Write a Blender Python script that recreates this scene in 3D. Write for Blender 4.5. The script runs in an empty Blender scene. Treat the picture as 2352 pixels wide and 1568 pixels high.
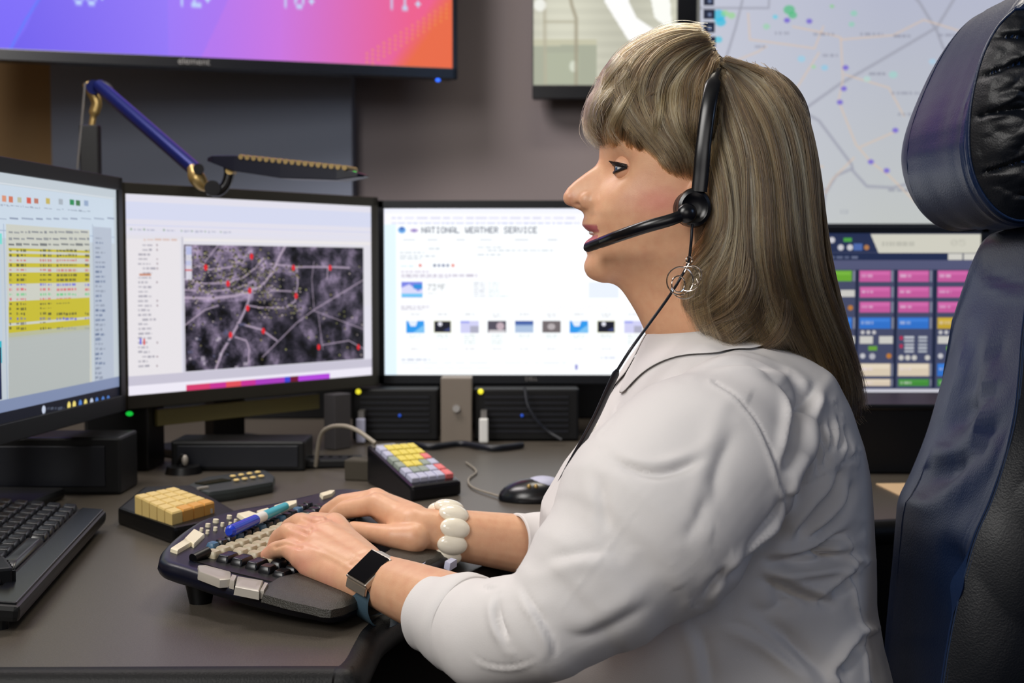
import bpy, bmesh, math, random
import numpy as np
from mathutils import Vector, Matrix, noise
from mathutils.bvhtree import BVHTree

random.seed(7); np.random.seed(7)
C = bpy.context.scene.collection
SC = bpy.context.scene
# ------------------------------------------------------------------ camera, world, lights, exposure
F = 3000.0; CX, CY = 1176.0, 784.0; CAMZ = 1.08; PITCH = math.radians(3.13)
cam = bpy.data.cameras.new('camera'); camo = bpy.data.objects.new('camera', cam); C.objects.link(camo)
camo.location = (0, 0, CAMZ); camo.rotation_euler = (math.pi/2-PITCH, 0, 0)
cam.sensor_width = 36; cam.lens = F/2352*36; cam.clip_start = .05
cam.dof.use_dof = True; cam.dof.focus_distance = 1.25; cam.dof.aperture_fstop = 7.5
SC.camera = camo
SC.cycles.max_bounces = 6; SC.cycles.diffuse_bounces = 3; SC.cycles.glossy_bounces = 3; SC.cycles.transmission_bounces = 4
SC.view_settings.view_transform = 'Standard'; SC.view_settings.look = 'None'
SC.view_settings.gamma = 1; SC.view_settings.exposure = 0; SC.view_settings.use_curve_mapping = False
w = bpy.data.worlds.new('world'); SC.world = w; w.use_nodes = True
w.node_tree.nodes['Background'].inputs[0].default_value = (.25, .38, .7, 1)
w.node_tree.nodes['Background'].inputs[1].default_value = .035

def area(name, loc, target, sx, sy, power, col):
    l = bpy.data.lights.new(name, 'AREA'); l.shape = 'RECTANGLE'; l.size = sx; l.size_y = sy; l.energy = power; l.color = col
    o = bpy.data.objects.new(name, l); C.objects.link(o); o.location = loc
    o.rotation_euler = (Vector(target)-Vector(loc)).to_track_quat('-Z', 'Y').to_euler(); return o
area('room_key_light', (-1.05, -.15, 2.1), (.1, 1.3, .95), .9, .9, 31, (1, .97, .93))
area('camera_side_light', (-.1, -.9, 1.5), (.2, 1.3, .85), .9, .6, 4.5, (1, .96, .92))
area('ceiling_panel_light', (.15, 2.3, 2.55), (-.1, 1.5, .75), .5, .5, 13, (1, .93, .80))
area('wall_wash_light', (-.9, 1.9, 2.5), (.1, 3.4, 1.3), 1.0, .5, 34, (1, .93, .92))
area('hall_fill_light', (1.9, -.3, 1.9), (.7, 1.4, .9), .5, .5, 4, (.42, .62, 1))

# ------------------------------------------------------------------ helpers
ct, st = math.cos(PITCH), math.sin(PITCH)
def ray(px, py):
    u = (px-CX)/F; v = (CY-py)/F
    return Vector((u, ct+v*st, v*ct-st))
def P(px, py, Y):
    d = ray(px, py); return Vector((0, 0, CAMZ))+d*(Y/d.y)
def PZ(px, py, z):
    d = ray(px, py); return Vector((0, 0, CAMZ))+d*((z-CAMZ)/d.z)
def proj(co):
    co = np.asarray(co, float); y = co[..., 1]; z = co[..., 2]-CAMZ
    dep = y*ct-z*st; up = y*st+z*ct
    return np.stack([CX+F*co[..., 0]/dep, CY-F*up/dep], -1)
def lin(c):
    r = []
    for v in c:
        v = v/255.; r.append(v/12.92 if v <= .04045 else ((v+.055)/1.055)**2.4)
    return tuple(r)
def tag(o, label=None, cat=None, group=None, kind=None):
    if label: o['label'] = label
    if cat: o['category'] = cat
    if group: o['group'] = group
    if kind: o['kind'] = kind
    return o
def thing(name, label, cat, loc=(0, 0, 0), group=None):
    o = bpy.data.objects.new(name, None); C.objects.link(o); o.location = loc; o.empty_display_size = .02
    return tag(o, label, cat, group)
def link(name, me, m=None, parent=None, smooth=False):
    o = bpy.data.objects.new(name, me); C.objects.link(o)
    if m: me.materials.append(m)
    if smooth: me.polygons.foreach_set('use_smooth', [True]*len(me.polygons))
    if parent is not None:
        o.parent = parent
        o.matrix_parent_inverse = Matrix.Translation(-root_loc(parent))
    return o
def root_loc(o):
    v = Vector(o.location)
    p = o.parent
    if p is not None:   # parts keep location 0 and undo their root's offset
        return Vector((0, 0, 0)) if v.length < 1e-9 else v
    return v
def obj(name, bm, m=None, parent=None, smooth=False, bevel=0, seg=2):
    if bevel: bmesh.ops.bevel(bm, geom=[e for e in bm.edges if e.calc_face_angle(0) > .5], offset=bevel, segments=seg, profile=.6, affect='EDGES', clamp_overlap=True)
    me = bpy.data.meshes.new(name); bm.to_mesh(me); bm.free()
    o = link(name, me, m, parent, smooth)
    if smooth: autosmooth(me)
    return o
def autosmooth(me, ang=40):
    a = math.radians(ang); bm = bmesh.new(); bm.from_mesh(me)
    for e in bm.edges: e.smooth = e.calc_face_angle(0) < a
    bm.to_mesh(me); bm.free()
def box(bm, c, s, M=None):
    """box centred at c with full sizes s, M = 3x3 axes"""
    r = bmesh.ops.create_cube(bm, size=1)
    T = Matrix.Translation(Vector(c)) @ ((M.to_4x4()) if M is not None else Matrix.Identity(4)) @ Matrix.Diagonal((*s, 1))
    bmesh.ops.transform(bm, matrix=T, verts=r['verts']); return r['verts']
def nb(): return bmesh.new()
def bx(c, s, M=None):
    b = nb(); box(b, c, s, M); return b
def axes(r, d):
    """axes from right and forward"""
    r = Vector(r).normalized(); d = Vector(d).normalized(); u = r.cross(d); return Matrix((r, d, u)).transposed()
def yawM(a): return Matrix.Rotation(a, 3, 'Z')
def cyl(bm, p0, p1, r0, r1=None, n=24, cap=True):
    p0 = Vector(p0); p1 = Vector(p1); r1 = r0 if r1 is None else r1
    q = (p1-p0).to_track_quat('Z', 'Y'); L = (p1-p0).length
    r = bmesh.ops.create_cone(bm, cap_ends=cap, segments=n, radius1=r0, radius2=r1, depth=L)
    bmesh.ops.transform(bm, matrix=Matrix.Translation((p0+p1)/2) @ q.to_matrix().to_4x4(), verts=r['verts'])
def ell(bm, c, r, M=None, seg=24, rings=16):
    k = bmesh.ops.create_uvsphere(bm, u_segments=seg, v_segments=rings, radius=1)
    T = Matrix.Translation(Vector(c)) @ (M.to_4x4() if M is not None else Matrix.Identity(4)) @ Matrix.Diagonal((*r, 1))
    bmesh.ops.transform(bm, matrix=T, verts=k['verts'])
def spline(pts, n=8):
    """Catmull-Rom through rows of pts (any dimension)"""
    p = np.array([list(q) for q in pts], float)
    p = np.vstack([2*p[0]-p[1], p, 2*p[-1]-p[-2]]); out = []
    for i in range(1, len(p)-2):
        for k in range(n):
            t = k/n; a, b, c, d = p[i-1], p[i], p[i+1], p[i+2]
            out.append(.5*((2*b)+(-a+c)*t+(2*a-5*b+4*c-d)*t*t+(-a+3*b-3*c+d)*t**3))
    out.append(p[-2]); return np.array(out)
def tube(bm, pts, rad, n=12, cap=True, flat=None):
    """tube along pts; rad scalar or list; flat=(axis vector, factor) squashes rings along a world axis"""
    pts = [Vector(p) for p in pts]; m = len(pts)
    rad = [rad]*m if np.isscalar(rad) else list(rad)
    t0 = (pts[1]-pts[0]).normalized(); ref = Vector((0, 0, 1)) if abs(t0.z) < .9 else Vector((1, 0, 0))
    nrm = (ref-t0*ref.dot(t0)).normalized(); rings = []
    for i, p in enumerate(pts):
        t = (pts[min(i+1, m-1)]-pts[max(i-1, 0)]).normalized()
        nrm = (nrm-t*nrm.dot(t)).normalized(); bi = t.cross(nrm); ring = []
        for k in range(n):
            a = 2*math.pi*k/n; o = (nrm*math.cos(a)+bi*math.sin(a))*rad[i]
            if flat: ax = Vector(flat[0]).normalized(); o = o-ax*o.dot(ax)*(1-flat[1])
            ring.append(bm.verts.new(p+o))
        rings.append(ring)
    for a, b in zip(rings, rings[1:]):
        for k in range(n): bm.faces.new((a[k], a[(k+1) % n], b[(k+1) % n], b[k]))
    if cap: bm.faces.new(rings[0][::-1]); bm.faces.new(rings[-1])
def capsule(bm, p0, p1, r0, r1, n=20):
    p0 = Vector(p0); p1 = Vector(p1); d = (p1-p0); L = d.length; d.normalize()
    pts, rr = [], []
    for a in np.linspace(-80, 0, 6): a = math.radians(a); pts.append(p0+d*r0*math.sin(a)); rr.append(r0*math.cos(a))
    for k in range(1, 5): pts.append(p0+d*L*k/5); rr.append(r0+(r1-r0)*k/5)
    for a in np.linspace(0, 80, 6): a = math.radians(a); pts.append(p1+d*r1*math.sin(a)); rr.append(r1*math.cos(a))
    tube(bm, pts, rr, n)
def chain(bm, pts, rad, n=20):
    for (a, b, r0, r1) in zip(pts, pts[1:], rad, rad[1:]): capsule(bm, a, b, r0, r1, n)
def remesh(bm, voxel, smooth=2, fac=.5):
    me = bpy.data.meshes.new('tmp'); bm.to_mesh(me); bm.free()
    o = bpy.data.objects.new('tmp', me); C.objects.link(o)
    r = o.modifiers.new('r', 'REMESH'); r.mode = 'VOXEL'; r.voxel_size = voxel
    if smooth: s = o.modifiers.new('s', 'SMOOTH'); s.factor = fac; s.iterations = smooth
    bpy.context.view_layer.update(); dg = bpy.context.evaluated_depsgraph_get()
    out = bpy.data.meshes.new_from_object(o.evaluated_get(dg), depsgraph=dg)
    bpy.data.objects.remove(o); bpy.data.meshes.remove(me); return out
def get_co(me):
    a = np.empty(len(me.vertices)*3, np.float32); me.vertices.foreach_get('co', a); return a.reshape(-1, 3).astype(float)
def get_no(me):
    a = np.empty(len(me.vertices)*3, np.float32); me.vertices.foreach_get('normal', a); return a.reshape(-1, 3).astype(float)
def set_co(me, co): me.vertices.foreach_set('co', co.astype(np.float32).ravel()); me.update()
def set_col(me, name, rgb):
    at = me.color_attributes.new(name, 'FLOAT_COLOR', 'POINT')
    at.data.foreach_set('color', np.concatenate([rgb, np.ones((len(rgb), 1))], 1).astype(np.float32).ravel())
def grid_loft(rows, close=True, cap=True):
    """rows: array (m, n, 3) -> bmesh"""
    bm = nb(); V = [[bm.verts.new(p) for p in r] for r in rows]; n = len(rows[0])
    for a, b in zip(V, V[1:]):
        for k in range(n if close else n-1): bm.faces.new((a[k], a[(k+1) % n], b[(k+1) % n], b[k]))
    if cap and close: bm.faces.new(V[0][::-1]); bm.faces.new(V[-1])
    bmesh.ops.recalc_face_normals(bm, faces=bm.faces[:]); return bm
def append_bm(dst, src):
    me = bpy.data.meshes.new('t'); src.to_mesh(me); src.free(); dst.from_mesh(me); bpy.data.meshes.remove(me)

# ------------------------------------------------------------------ materials
def mat(name, col, rough=.5, metal=0, spec=.5, emit=None, es=1, bump=0, bscale=200, var=0, vscale=60, sheen=0, coat=0, sub=0):
    m = bpy.data.materials.new(name); m.use_nodes = True; nt = m.node_tree; b = nt.nodes['Principled BSDF']
    c = lin(col); b.inputs['Base Color'].default_value = (*c, 1); b.inputs['Roughness'].default_value = rough
    b.inputs['Metallic'].default_value = metal; b.inputs['Specular IOR Level'].default_value = spec
    b.inputs['Coat Weight'].default_value = coat; b.inputs['Sheen Weight'].default_value = sheen
    if sub: b.inputs['Subsurface Weight'].default_value = sub; b.inputs['Subsurface Radius'].default_value = (.01, .004, .002)
    if emit: b.inputs['Emission Color'].default_value = (*lin(emit), 1); b.inputs['Emission Strength'].default_value = es
    tc = nt.nodes.new('ShaderNodeTexCoord')
    if var:
        n = nt.nodes.new('ShaderNodeTexNoise'); n.inputs['Scale'].default_value = vscale; n.inputs['Detail'].default_value = 4
        nt.links.new(tc.outputs['Object'], n.inputs['Vector'])
        r = nt.nodes.new('ShaderNodeValToRGB'); r.color_ramp.elements[0].position = .35; r.color_ramp.elements[1].position = .65
        r.color_ramp.elements[0].color = (*[x*(1-var) for x in c], 1); r.color_ramp.elements[1].color = (*[min(1, x*(1+var)) for x in c], 1)
        nt.links.new(n.outputs['Fac'], r.inputs[0]); nt.links.new(r.outputs[0], b.inputs['Base Color'])
    if bump:
        n = nt.nodes.new('ShaderNodeTexNoise'); n.inputs['Scale'].default_value = bscale; n.inputs['Detail'].default_value = 3
        nt.links.new(tc.outputs['Object'], n.inputs['Vector'])
        bp = nt.nodes.new('ShaderNodeBump'); bp.inputs['Strength'].default_value = bump; bp.inputs['Distance'].default_value = .002
        nt.links.new(n.outputs['Fac'], bp.inputs['Height']); nt.links.new(bp.outputs[0], b.inputs['Normal'])
    return m
def screen_mat(name, strength):
    m = bpy.data.materials.new(name); m.use_nodes = True; nt = m.node_tree; b = nt.nodes['Principled BSDF']
    a = nt.nodes.new('ShaderNodeVertexColor'); a.layer_name = 'Col'
    b.inputs['Base Color'].default_value = (.01, .01, .012, 1); b.inputs['Roughness'].default_value = .4; b.inputs['Specular IOR Level'].default_value = .2
    nt.links.new(a.outputs[0], b.inputs['Emission Color']); b.inputs['Emission Strength'].default_value = strength; return m

M = dict(
 wall=mat('wall_paint', (138, 128, 128), .8, bump=.15, bscale=350),
 wall_tan=mat('wall_tan_tone', (150, 122, 84), .8, bump=.15, bscale=350),
 panel=mat('chase_paint', (132, 140, 158), .8, bump=.1, bscale=350),
 floor=mat('floor_carpet', (40, 40, 44), .9, var=.3, vscale=200), ceil=mat('ceiling_tile', (190, 188, 180), .9, var=.05),
 desk=mat('desk_laminate', (78, 72, 64), .36, bump=.12, bscale=900, var=.22, vscale=700),
 deskedge=mat('desk_edge_rubber', (2, 3, 5), .5, spec=.25, bump=.15, bscale=500),
 black=mat('black_plastic', (5, 6, 8), .42, spec=.35), blackgloss=mat('black_gloss_plastic', (6, 8, 14), .27),
 bezel=mat('bezel_plastic', (9, 13, 20), .45, spec=.35), bezel_warm=mat('bezel_warm_plastic', (44, 42, 34), .45),
 bluegloss=mat('blue_black_gloss', (6, 10, 28), .36, spec=.4), armblue=mat('blue_metal_arm', (16, 28, 92), .3, metal=.5),
 brass=mat('tan_metal_joint', (160, 135, 85), .35, metal=.7), steel=mat('grey_steel', (150, 148, 145), .35, metal=.8),
 silver=mat('silver_plastic', (172, 166, 156), .4, metal=.2), olive=mat('olive_metal', (128, 120, 72), .5),
 keydark=mat('dark_keycap', (14, 16, 22), .3), keybeige=mat('beige_keycap', (178, 166, 140), .4), keycream=mat('cream_keycap', (228, 218, 190), .4),
 keyblue=mat('blue_keycap', (60, 100, 130), .4), texture=mat('textured_palm_rest', (44, 42, 36), .42, bump=.5, bscale=900),
 yellow=mat('yellow_keycap', (214, 196, 84), .5), pinkkey=mat('pink_keycap', (214, 110, 110), .5), greykey=mat('grey_keycap', (140, 150, 140), .5), lilackey=mat('lilac_keycap', (176, 178, 200), .5),
 padbeige=mat('aged_beige_plastic', (214, 186, 118), .45), padorange=mat('amber_plastic', (206, 150, 72), .5),
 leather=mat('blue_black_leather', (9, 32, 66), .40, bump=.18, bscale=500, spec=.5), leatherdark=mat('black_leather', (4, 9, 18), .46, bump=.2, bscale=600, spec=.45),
 thread=mat('dark_thread', (20, 40, 70), .6),
 shirt=mat('white_cotton', (218, 215, 214), .75, bump=.12, bscale=1500, sheen=.1), trousers=mat('black_trousers', (14, 14, 18), .8),
 button=mat('pearl_button', (230, 228, 220), .3), bead=mat('ivory_bead', (238, 232, 214), .14, coat=.5), strap=mat('slate_strap', (62, 84, 98), .45, bump=.1, bscale=900),
 watchsilver=mat('brushed_silver', (190, 182, 172), .3, metal=.85), glass=mat('black_glass', (3, 4, 8), .06), silverwire=mat('silver_wire', (225, 215, 205), .15, metal=1),
 white=mat('white_plastic', (225, 225, 220), .4), penblue=mat('blue_pen_cap', (30, 60, 190), .2), penteal=mat('teal_pen_barrel', (60, 170, 190), .3),
 ledy=mat('yellow_led', (200, 190, 30), .4, emit=(225, 215, 50), es=1.1), ledg=mat('green_led', (20, 160, 40), .4, emit=(20, 190, 60), es=1.0), ledb=mat('blue_led', (20, 60, 200), .4, emit=(40, 110, 255), es=1.5),
 ledbd=mat('dim_blue_led', (20, 60, 160), .4, emit=(30, 80, 190), es=.6),
 cable=mat('black_cable', (12, 16, 26), .4), cablegrey=mat('grey_cable', (140, 132, 118), .45), paper=mat('beige_paper', (210, 180, 140), .8), cardboard=mat('dark_brown_box', (58, 52, 40), .7),
 eyewhite=mat('eye_white', (225, 222, 222), .15), iris=mat('iris_blue', (60, 90, 120), .1), pupil=mat('pupil_black', (5, 5, 8), .05), lash=mat('eyelash_black', (12, 10, 16), .5), brow=mat('eyebrow_brown', (70, 45, 30), .7),
)

# ------------------------------------------------------------------ pixel canvas for lit displays
FONT = dict(zip("ABCDEFGHIJKLMNOPQRSTUVWXYZ0123456789-.:/ °", [
"7E1111117E","7F49494936","3E41414122","7F4141221C","7F49494941","7F09090901","3E4149497A","7F0808087F","00417F4100","2040413F01","7F08142241","7F40404040","7F020C027F","7F0408107F","3E4141413E","7F09090906","3E4151215E","7F09192946","4649494931","01017F0101","3F4040403F","1F2040201F","3F4038403F","6314081463","0708700807","6151494543",
"3E5149453E","00427F4000","4261514946","2141454B31","1814127F10","2745454539","3C4A494930","0171090503","3649494936","064949291E","0808080808","0060600000","0036360000","2010080402","0000000000","0006090906"]))
class Canvas:
    """a display's picture, drawn in metres on the display plane; px() turns a direction into that plane"""
    def __init__(s, O, R, D, W, H, res, bg):
        s.O, s.R, s.D, s.W, s.H, s.res = Vector(O), Vector(R).normalized(), Vector(D).normalized(), W, H, res
        s.N = s.R.cross(s.D); s.w, s.h = int(W*res), int(H*res)
        s.a = np.ones((s.h, s.w, 3))*np.array(bg)/255.
        s.gy, s.gx = np.mgrid[0:s.h, 0:s.w]
    def px(s, x, y):
        d = ray(x, y); o = Vector((0, 0, CAMZ)); t = (s.O-o).dot(s.N)/d.dot(s.N); q = o+d*t-s.O
        return q.dot(s.R)*s.res, q.dot(s.D)*s.res
    def rect(s, x0, y0, x1, y1, c, a=1, mode='px'):
        if mode == 'px': x0, y0 = s.px(x0, y0); x1, y1 = s.px(x1, y1)
        X0, X1, Y0, Y1 = [int(round(v)) for v in (max(0, x0), x1, max(0, y0), y1)]
        X1 = max(X1, X0+1); Y1 = max(Y1, Y0+1)
        s.a[Y0:Y1, X0:X1] = s.a[Y0:Y1, X0:X1]*(1-a)+np.array(c)/255.*a
    def line(s, pts, wd, c, a=1):
        q = [s.px(*p) for p in pts]; wd = wd*s.k()/2
        dist = np.full((s.h, s.w), 1e9)
        for (x0, y0), (x1, y1) in zip(q, q[1:]):
            L = max(1e-6, (x1-x0)**2+(y1-y0)**2); t = np.clip(((s.gx-x0)*(x1-x0)+(s.gy-y0)*(y1-y0))/L, 0, 1)
            dist = np.minimum(dist, np.hypot(s.gx-x0-t*(x1-x0), s.gy-y0-t*(y1-y0)))
        m = np.clip(wd+.5-dist, 0, 1)[..., None]*a; s.a[:] = s.a*(1-m)+np.array(c)/255.*m
    def k(s):
        x0, _ = s.px(*s.mid); x1, _ = s.px(s.mid[0]+10, s.mid[1]); return abs(x1-x0)/10
    def dot(s, x, y, r, c, a=1, asp=1):
        x, y = s.px(x, y); r *= s.k(); m = np.clip(r+.5-np.hypot((s.gx-x), (s.gy-y)/asp), 0, 1)[..., None]*a
        s.a[:] = s.a*(1-m)+np.array(c)/255.*m
    def poly(s, pts, c, a=1):
        q = [s.px(*p) for p in pts]; ins = np.zeros((s.h, s.w), bool); n = len(q)
        for i in range(n):
            x0, y0 = q[i]; x1, y1 = q[(i+1) % n]
            if y0 != y1: ins ^= ((s.gy < y0) != (s.gy < y1)) & (s.gx < (x1-x0)*(s.gy-y0)/(y1-y0)+x0)
        s.a[ins] = s.a[ins]*(1-a)+np.array(c)/255.*a
    def text(s, t, x, y, hgt, c, wid=None, a=1):
        """top-left at photo direction (x,y), letter height and whole width in photo pixels"""
        X, Y = s.px(x, y); hh = hgt*s.k(); ww = (wid*s.k() if wid else hh*.8*len(t))/len(t)
        for i, ch in enumerate(t):
            g = FONT.get(ch.upper(), "0000000000"); b = np.array([[int(g[2*k:2*k+2], 16) >> r & 1 for k in range(5)] for r in range(7)], float)
            x0 = X+i*ww; x1 = x0+ww*.82
            gx = np.arange(max(0, int(x0)), min(s.w, int(x1)+2)); gy = np.arange(max(0, int(Y)), min(s.h, int(Y+hh)+2))
            if len(gx) == 0 or len(gy) == 0: continue
            u = (gx-x0)/(x1-x0)*5-.5; v = (gy-Y)/hh*7-.5
            bp = np.pad(b, 2); ui = np.clip(u+2, 0, 7.99); vi = np.clip(v+2, 0, 9.99)
            u0 = ui.astype(int); v0 = vi.astype(int); fu = (ui-u0)[None]; fv = (vi-v0)[:, None]
            bp = np.pad(bp, ((0, 1), (0, 1)))
            m = (bp[v0][:, u0]*(1-fv)*(1-fu)+bp[v0+1][:, u0]*fv*(1-fu)+bp[v0][:, u0+1]*(1-fv)*fu+bp[v0+1][:, u0+1]*fv*fu)[..., None]*a
            sl = s.a[gy[0]:gy[-1]+1, gx[0]:gx[-1]+1]; sl[:] = sl*(1-m)+np.array(c)/255.*m
    def scrib(s, x0, x1, y, h, c, a=.5, gap=.25, seg=9):
        """a line of unreadable small print"""
        x = x0
        while x < x1:
            wdt = seg*(.5+random.random()*1.4); wdt = min(wdt, x1-x)
            s.rect(x, y, x+wdt, y+h, c, a*(.6+.4*random.random())); x += wdt+seg*gap*(1+random.random())
    def build(s, parent, strength, name='screen'):
        n = s.w*s.h; gx, gy = (s.gx+.5)/s.w*s.W, (s.gy+.5)/s.h*s.H
        gx = s.gx/(s.w-1)*s.W; gy = s.gy/(s.h-1)*s.H
        co = np.array(s.O)+gx[..., None]*np.array(s.R)+gy[..., None]*np.array(s.D)
        i = np.arange(n).reshape(s.h, s.w); f = np.stack([i[:-1, :-1], i[1:, :-1], i[1:, 1:], i[:-1, 1:]], -1).reshape(-1, 4)
        me = bpy.data.meshes.new(name); me.vertices.add(n); me.loops.add(len(f)*4); me.polygons.add(len(f))
        me.vertices.foreach_set('co', co.astype(np.float32).ravel()); me.loops.foreach_set('vertex_index', f.astype(np.int32).ravel())
        me.polygons.foreach_set('loop_start', np.arange(0, len(f)*4, 4, dtype=np.int32)); me.polygons.foreach_set('loop_total', np.full(len(f), 4, np.int32))
        me.update(calc_edges=True); a = np.clip(s.a, 0, 1); a = np.where(a <= .04045, a/12.92, ((a+.055)/1.055)**2.4)
        set_col(me, 'Col', a.reshape(-1, 3)); return link(name, me, screen_mat(name+'_picture', strength), parent)

def display(name, label, cat, TLo, R, W, H, bz, res, bg, thick=.045, body='bezel', group=None, mid=(0, 0)):
    """flat display: outer top-left corner, right direction, outer size, bezels (l, r, t, b)"""
    R = Vector(R).normalized(); D = Vector((0, 0, -1)); N = R.cross(D)      # N points away from the viewer
    if N.y < 0 and abs(N.y) > .2: N = -N
    c = TLo+R*W/2+D*H/2
    t = thing(name, label, cat, c+D*H/2+N*thick/2, group)
    Mx = Matrix((R, N, D)).transposed()
    obj('housing', bx(c+N*(thick/2+.006), (W-.004, thick, H-.004), Mx), M['black'], t, bevel=.004)
    l, r, tp, b = bz; bm = nb()
    for cc, ss in (((-W/2+l/2, 0), (l, H)), ((W/2-r/2, 0), (r, H)), ((0, -H/2+tp/2), (W, tp)), ((0, H/2-b/2), (W, b))):
        box(bm, c+R*cc[0]+D*cc[1]+N*.003, (ss[0], .012, ss[1]), Mx)
    obj('bezel', bm, M[body], t, bevel=.0015)
    cv = Canvas(TLo+R*l+D*tp+N*.0005, R, D, W-l-r, H-tp-b, res, bg); cv.mid = mid
    return t, cv

# ------------------------------------------------------------------ room shell
def struct(name, bm, m): return tag(obj(name, bm, m), kind='structure')
struct('floor', bx((.3, 1.2, -.05), (5.2, 5.2, .1)), M['floor'])
struct('ceiling', bx((.3, 1.2, 2.75), (5.2, 5.2, .1)), M['ceil'])
struct('wall_back', bx((.85, 3.55, 1.35), (4.1, .1, 2.9)), M['wall'])
struct('wall_back_left', bx((-1.75, 3.55, 1.35), (1.15, .1, 2.9)), M['wall_tan'])  # left end of the back wall, browner than the rest
struct('wall_left', bx((-2.25, 1.2, 1.35), (.1, 5.2, 2.9)), M['wall_tan'])
struct('wall_right', bx((2.85, 1.2, 1.35), (.1, 5.2, 2.9)), M['wall'])
struct('wall_front', bx((.3, -1.35, 1.35), (5.2, .1, 2.9)), M['wall'])
pl = P(118, 300, 3.42); pr = P(808, 300, 3.42)
struct('trim_1', bx(((pl.x+pr.x)/2, 3.46, 1.35), (pr.x-pl.x, .08, 2.7)), M['panel'])

# ------------------------------------------------------------------ desk
DZ = .75
def desk_outline():
    front = [PZ(-700, 1535, DZ), PZ(-100, 1534, DZ), PZ(730, 1531, DZ), PZ(775, 1533, DZ), PZ(800, 1515, DZ), PZ(822, 1475, DZ), PZ(845, 1440, DZ), PZ(900, 1400, DZ), PZ(1000, 1352, DZ), PZ(1120, 1295, DZ), PZ(1230, 1225, DZ), PZ(1400, 1192, DZ), PZ(1700, 1185, DZ), PZ(1950, 1195, DZ), PZ(2120, 1190, DZ), PZ(2500, 1188, DZ)]
    f = spline([(p.x, p.y) for p in front], 6)
    return [(x, y) for x, y in f]+[(1.25, 2.95), (-1.45, 2.95), (-1.45, 1.1)]
def prism(pts, z0, z1):
    bm = nb(); a = [bm.verts.new((x, y, z0)) for x, y in pts]; b = [bm.verts.new((x, y, z1)) for x, y in pts]
    bm.faces.new(a[::-1]); bm.faces.new(b); n = len(pts)
    for i in range(n): bm.faces.new((a[i], a[(i+1) % n], b[(i+1) % n], b[i]))
    bmesh.ops.recalc_face_normals(bm, faces=bm.faces[:]); return bm
out = desk_outline()
dk = thing('console_desk', 'large curved grey speckled console desk with a black rubber edge', 'desk', (0, 1.6, 0))
obj('desktop', prism(out, DZ-.03, DZ), M['desk'], dk)
fr = [Vector((x, y, DZ-.0168)) for x, y in out[:-3]]
eb = nb(); tube(eb, fr, .0175, 12); obj('edge_trim', eb, M['deskedge'], dk, smooth=True)
for q in ((-1.3, 1.25), (-1.3, 2.8), (1.1, 2.8), (1.1, 1.9), (-.3, 2.75), (-.35, 1.2)):
    obj('leg', bx((q[0], q[1], (DZ-.03)/2), (.06, .06, DZ-.03)), M['black'], dk, bevel=.004)
rs = thing('desk_backdrop', 'low black riser board added for the shade along the back of the desk', 'backdrop', (-.1, 2.9, DZ)); obj('board', bx((-.1, 2.90, DZ+.086), (2.5, .03, .17)), M['black'], rs, bevel=.003)  # added black board, stands in for the shade behind the monitors
obj('backdrop_strip', bx((-.1, 2.882, DZ+.165), (2.4, .006, .01)), M['bezel'], rs)
obj('modesty_panel', bx((-.1, 2.88, .42), (2.4, .02, .62)), M['black'], dk)

# ------------------------------------------------------------------ displays
HM, WM = .362, .556
def fit(d, px, py, Y): return P(px, py, Y)
# left monitor (seen steeply from the side)
TR = P(277, 408, 2.03); R1 = Vector((.097, .995, 0)).normalized()
t, s = display('desktop_monitor', 'angled monitor at the left frame edge with a yellow-striped call list', 'monitor', TR-R1*WM, R1, WM, HM, (.018, .018, .02, .026), 900, (196, 206, 214), body='bezel', group='three desk monitors', mid=(150, 700)); mon1 = t
s.rect(-300, 385, 262, 560, (204, 218, 232)); s.rect(-300, 380, 262, 420, (224, 230, 236))
for k, (x, c) in enumerate([(10, (220, 150, 120)), (25, (210, 120, 90)), (45, (190, 190, 160)), (66, (215, 90, 70)), (83, (190, 120, 100)), (110, (200, 180, 90)), (139, (170, 180, 190)), (165, (30, 140, 80)), (179, (60, 120, 70)), (198, (150, 170, 200))]):
    s.rect(x-5, 450+k*1.2, x+5, 464+k*1.2, c); s.scrib(x-9, x+9, 470+k*1.6, 3, (110, 120, 140), .6, seg=6)
s.scrib(-80, 262, 500, 5, (90, 100, 130), .55, seg=16); s.rect(-300, 508, 262, 511, (140, 160, 190), .7)
s.rect(14, 515, 212, 925, (205, 207, 196)); s.rect(214, 520, 262, 890, (182, 192, 208)); s.rect(212, 515, 215, 900, (110, 125, 160)); s.rect(8, 515, 13, 925, (140, 160, 190))
for y in (531, 546): s.scrib(20, 205, y, 5, (90, 95, 110), .7, seg=9)
s.scrib(20, 205, 559, 5, (70, 75, 80), .8, seg=9)
rows = "YYwYwYYbrgrYYYbkY"
for i, ch in enumerate(rows):
    y = 570+i*11.1
    if ch == 'Y': s.rect(20, y, 206, y+11.6, (200, 188, 30))
    col = {'Y': (60, 60, 30), 'w': (200, 90, 90), 'b': (90, 90, 220), 'r': (220, 70, 80), 'g': (90, 200, 120), 'k': (70, 70, 80)}[ch]
    for a0, a1 in ((22, 27), (38, 44), (47, 60), (92, 96), (98, 106), (110, 118), (130, 176), (195, 205)): s.scrib(a0, a1, y+3, 5, col, .8, seg=5)
for i in range(17): s.rect(20, 764+i*10, 206, 765+i*10, (180, 186, 184), .8)
for i in range(30): s.scrib(219, 219+random.choice((14, 17, 22)), 545+i*11, 4, random.choice([(60, 80, 120), (120, 130, 150)]), .7, seg=6)
s.rect(-300, 540, 6, 790, (190, 205, 220)); s.rect(-300, 520, 5, 560, (120, 220, 210)); s.rect(-300, 815, 5, 832, (30, 180, 200)); s.rect(-300, 833, 5, 915, (16, 30, 70))
s.a[int(s.h*.955):] = np.array([12, 16, 30])/255.; s.a[int(s.h*.905):int(s.h*.955)] = np.array([128, 142, 176])/255.
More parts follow.
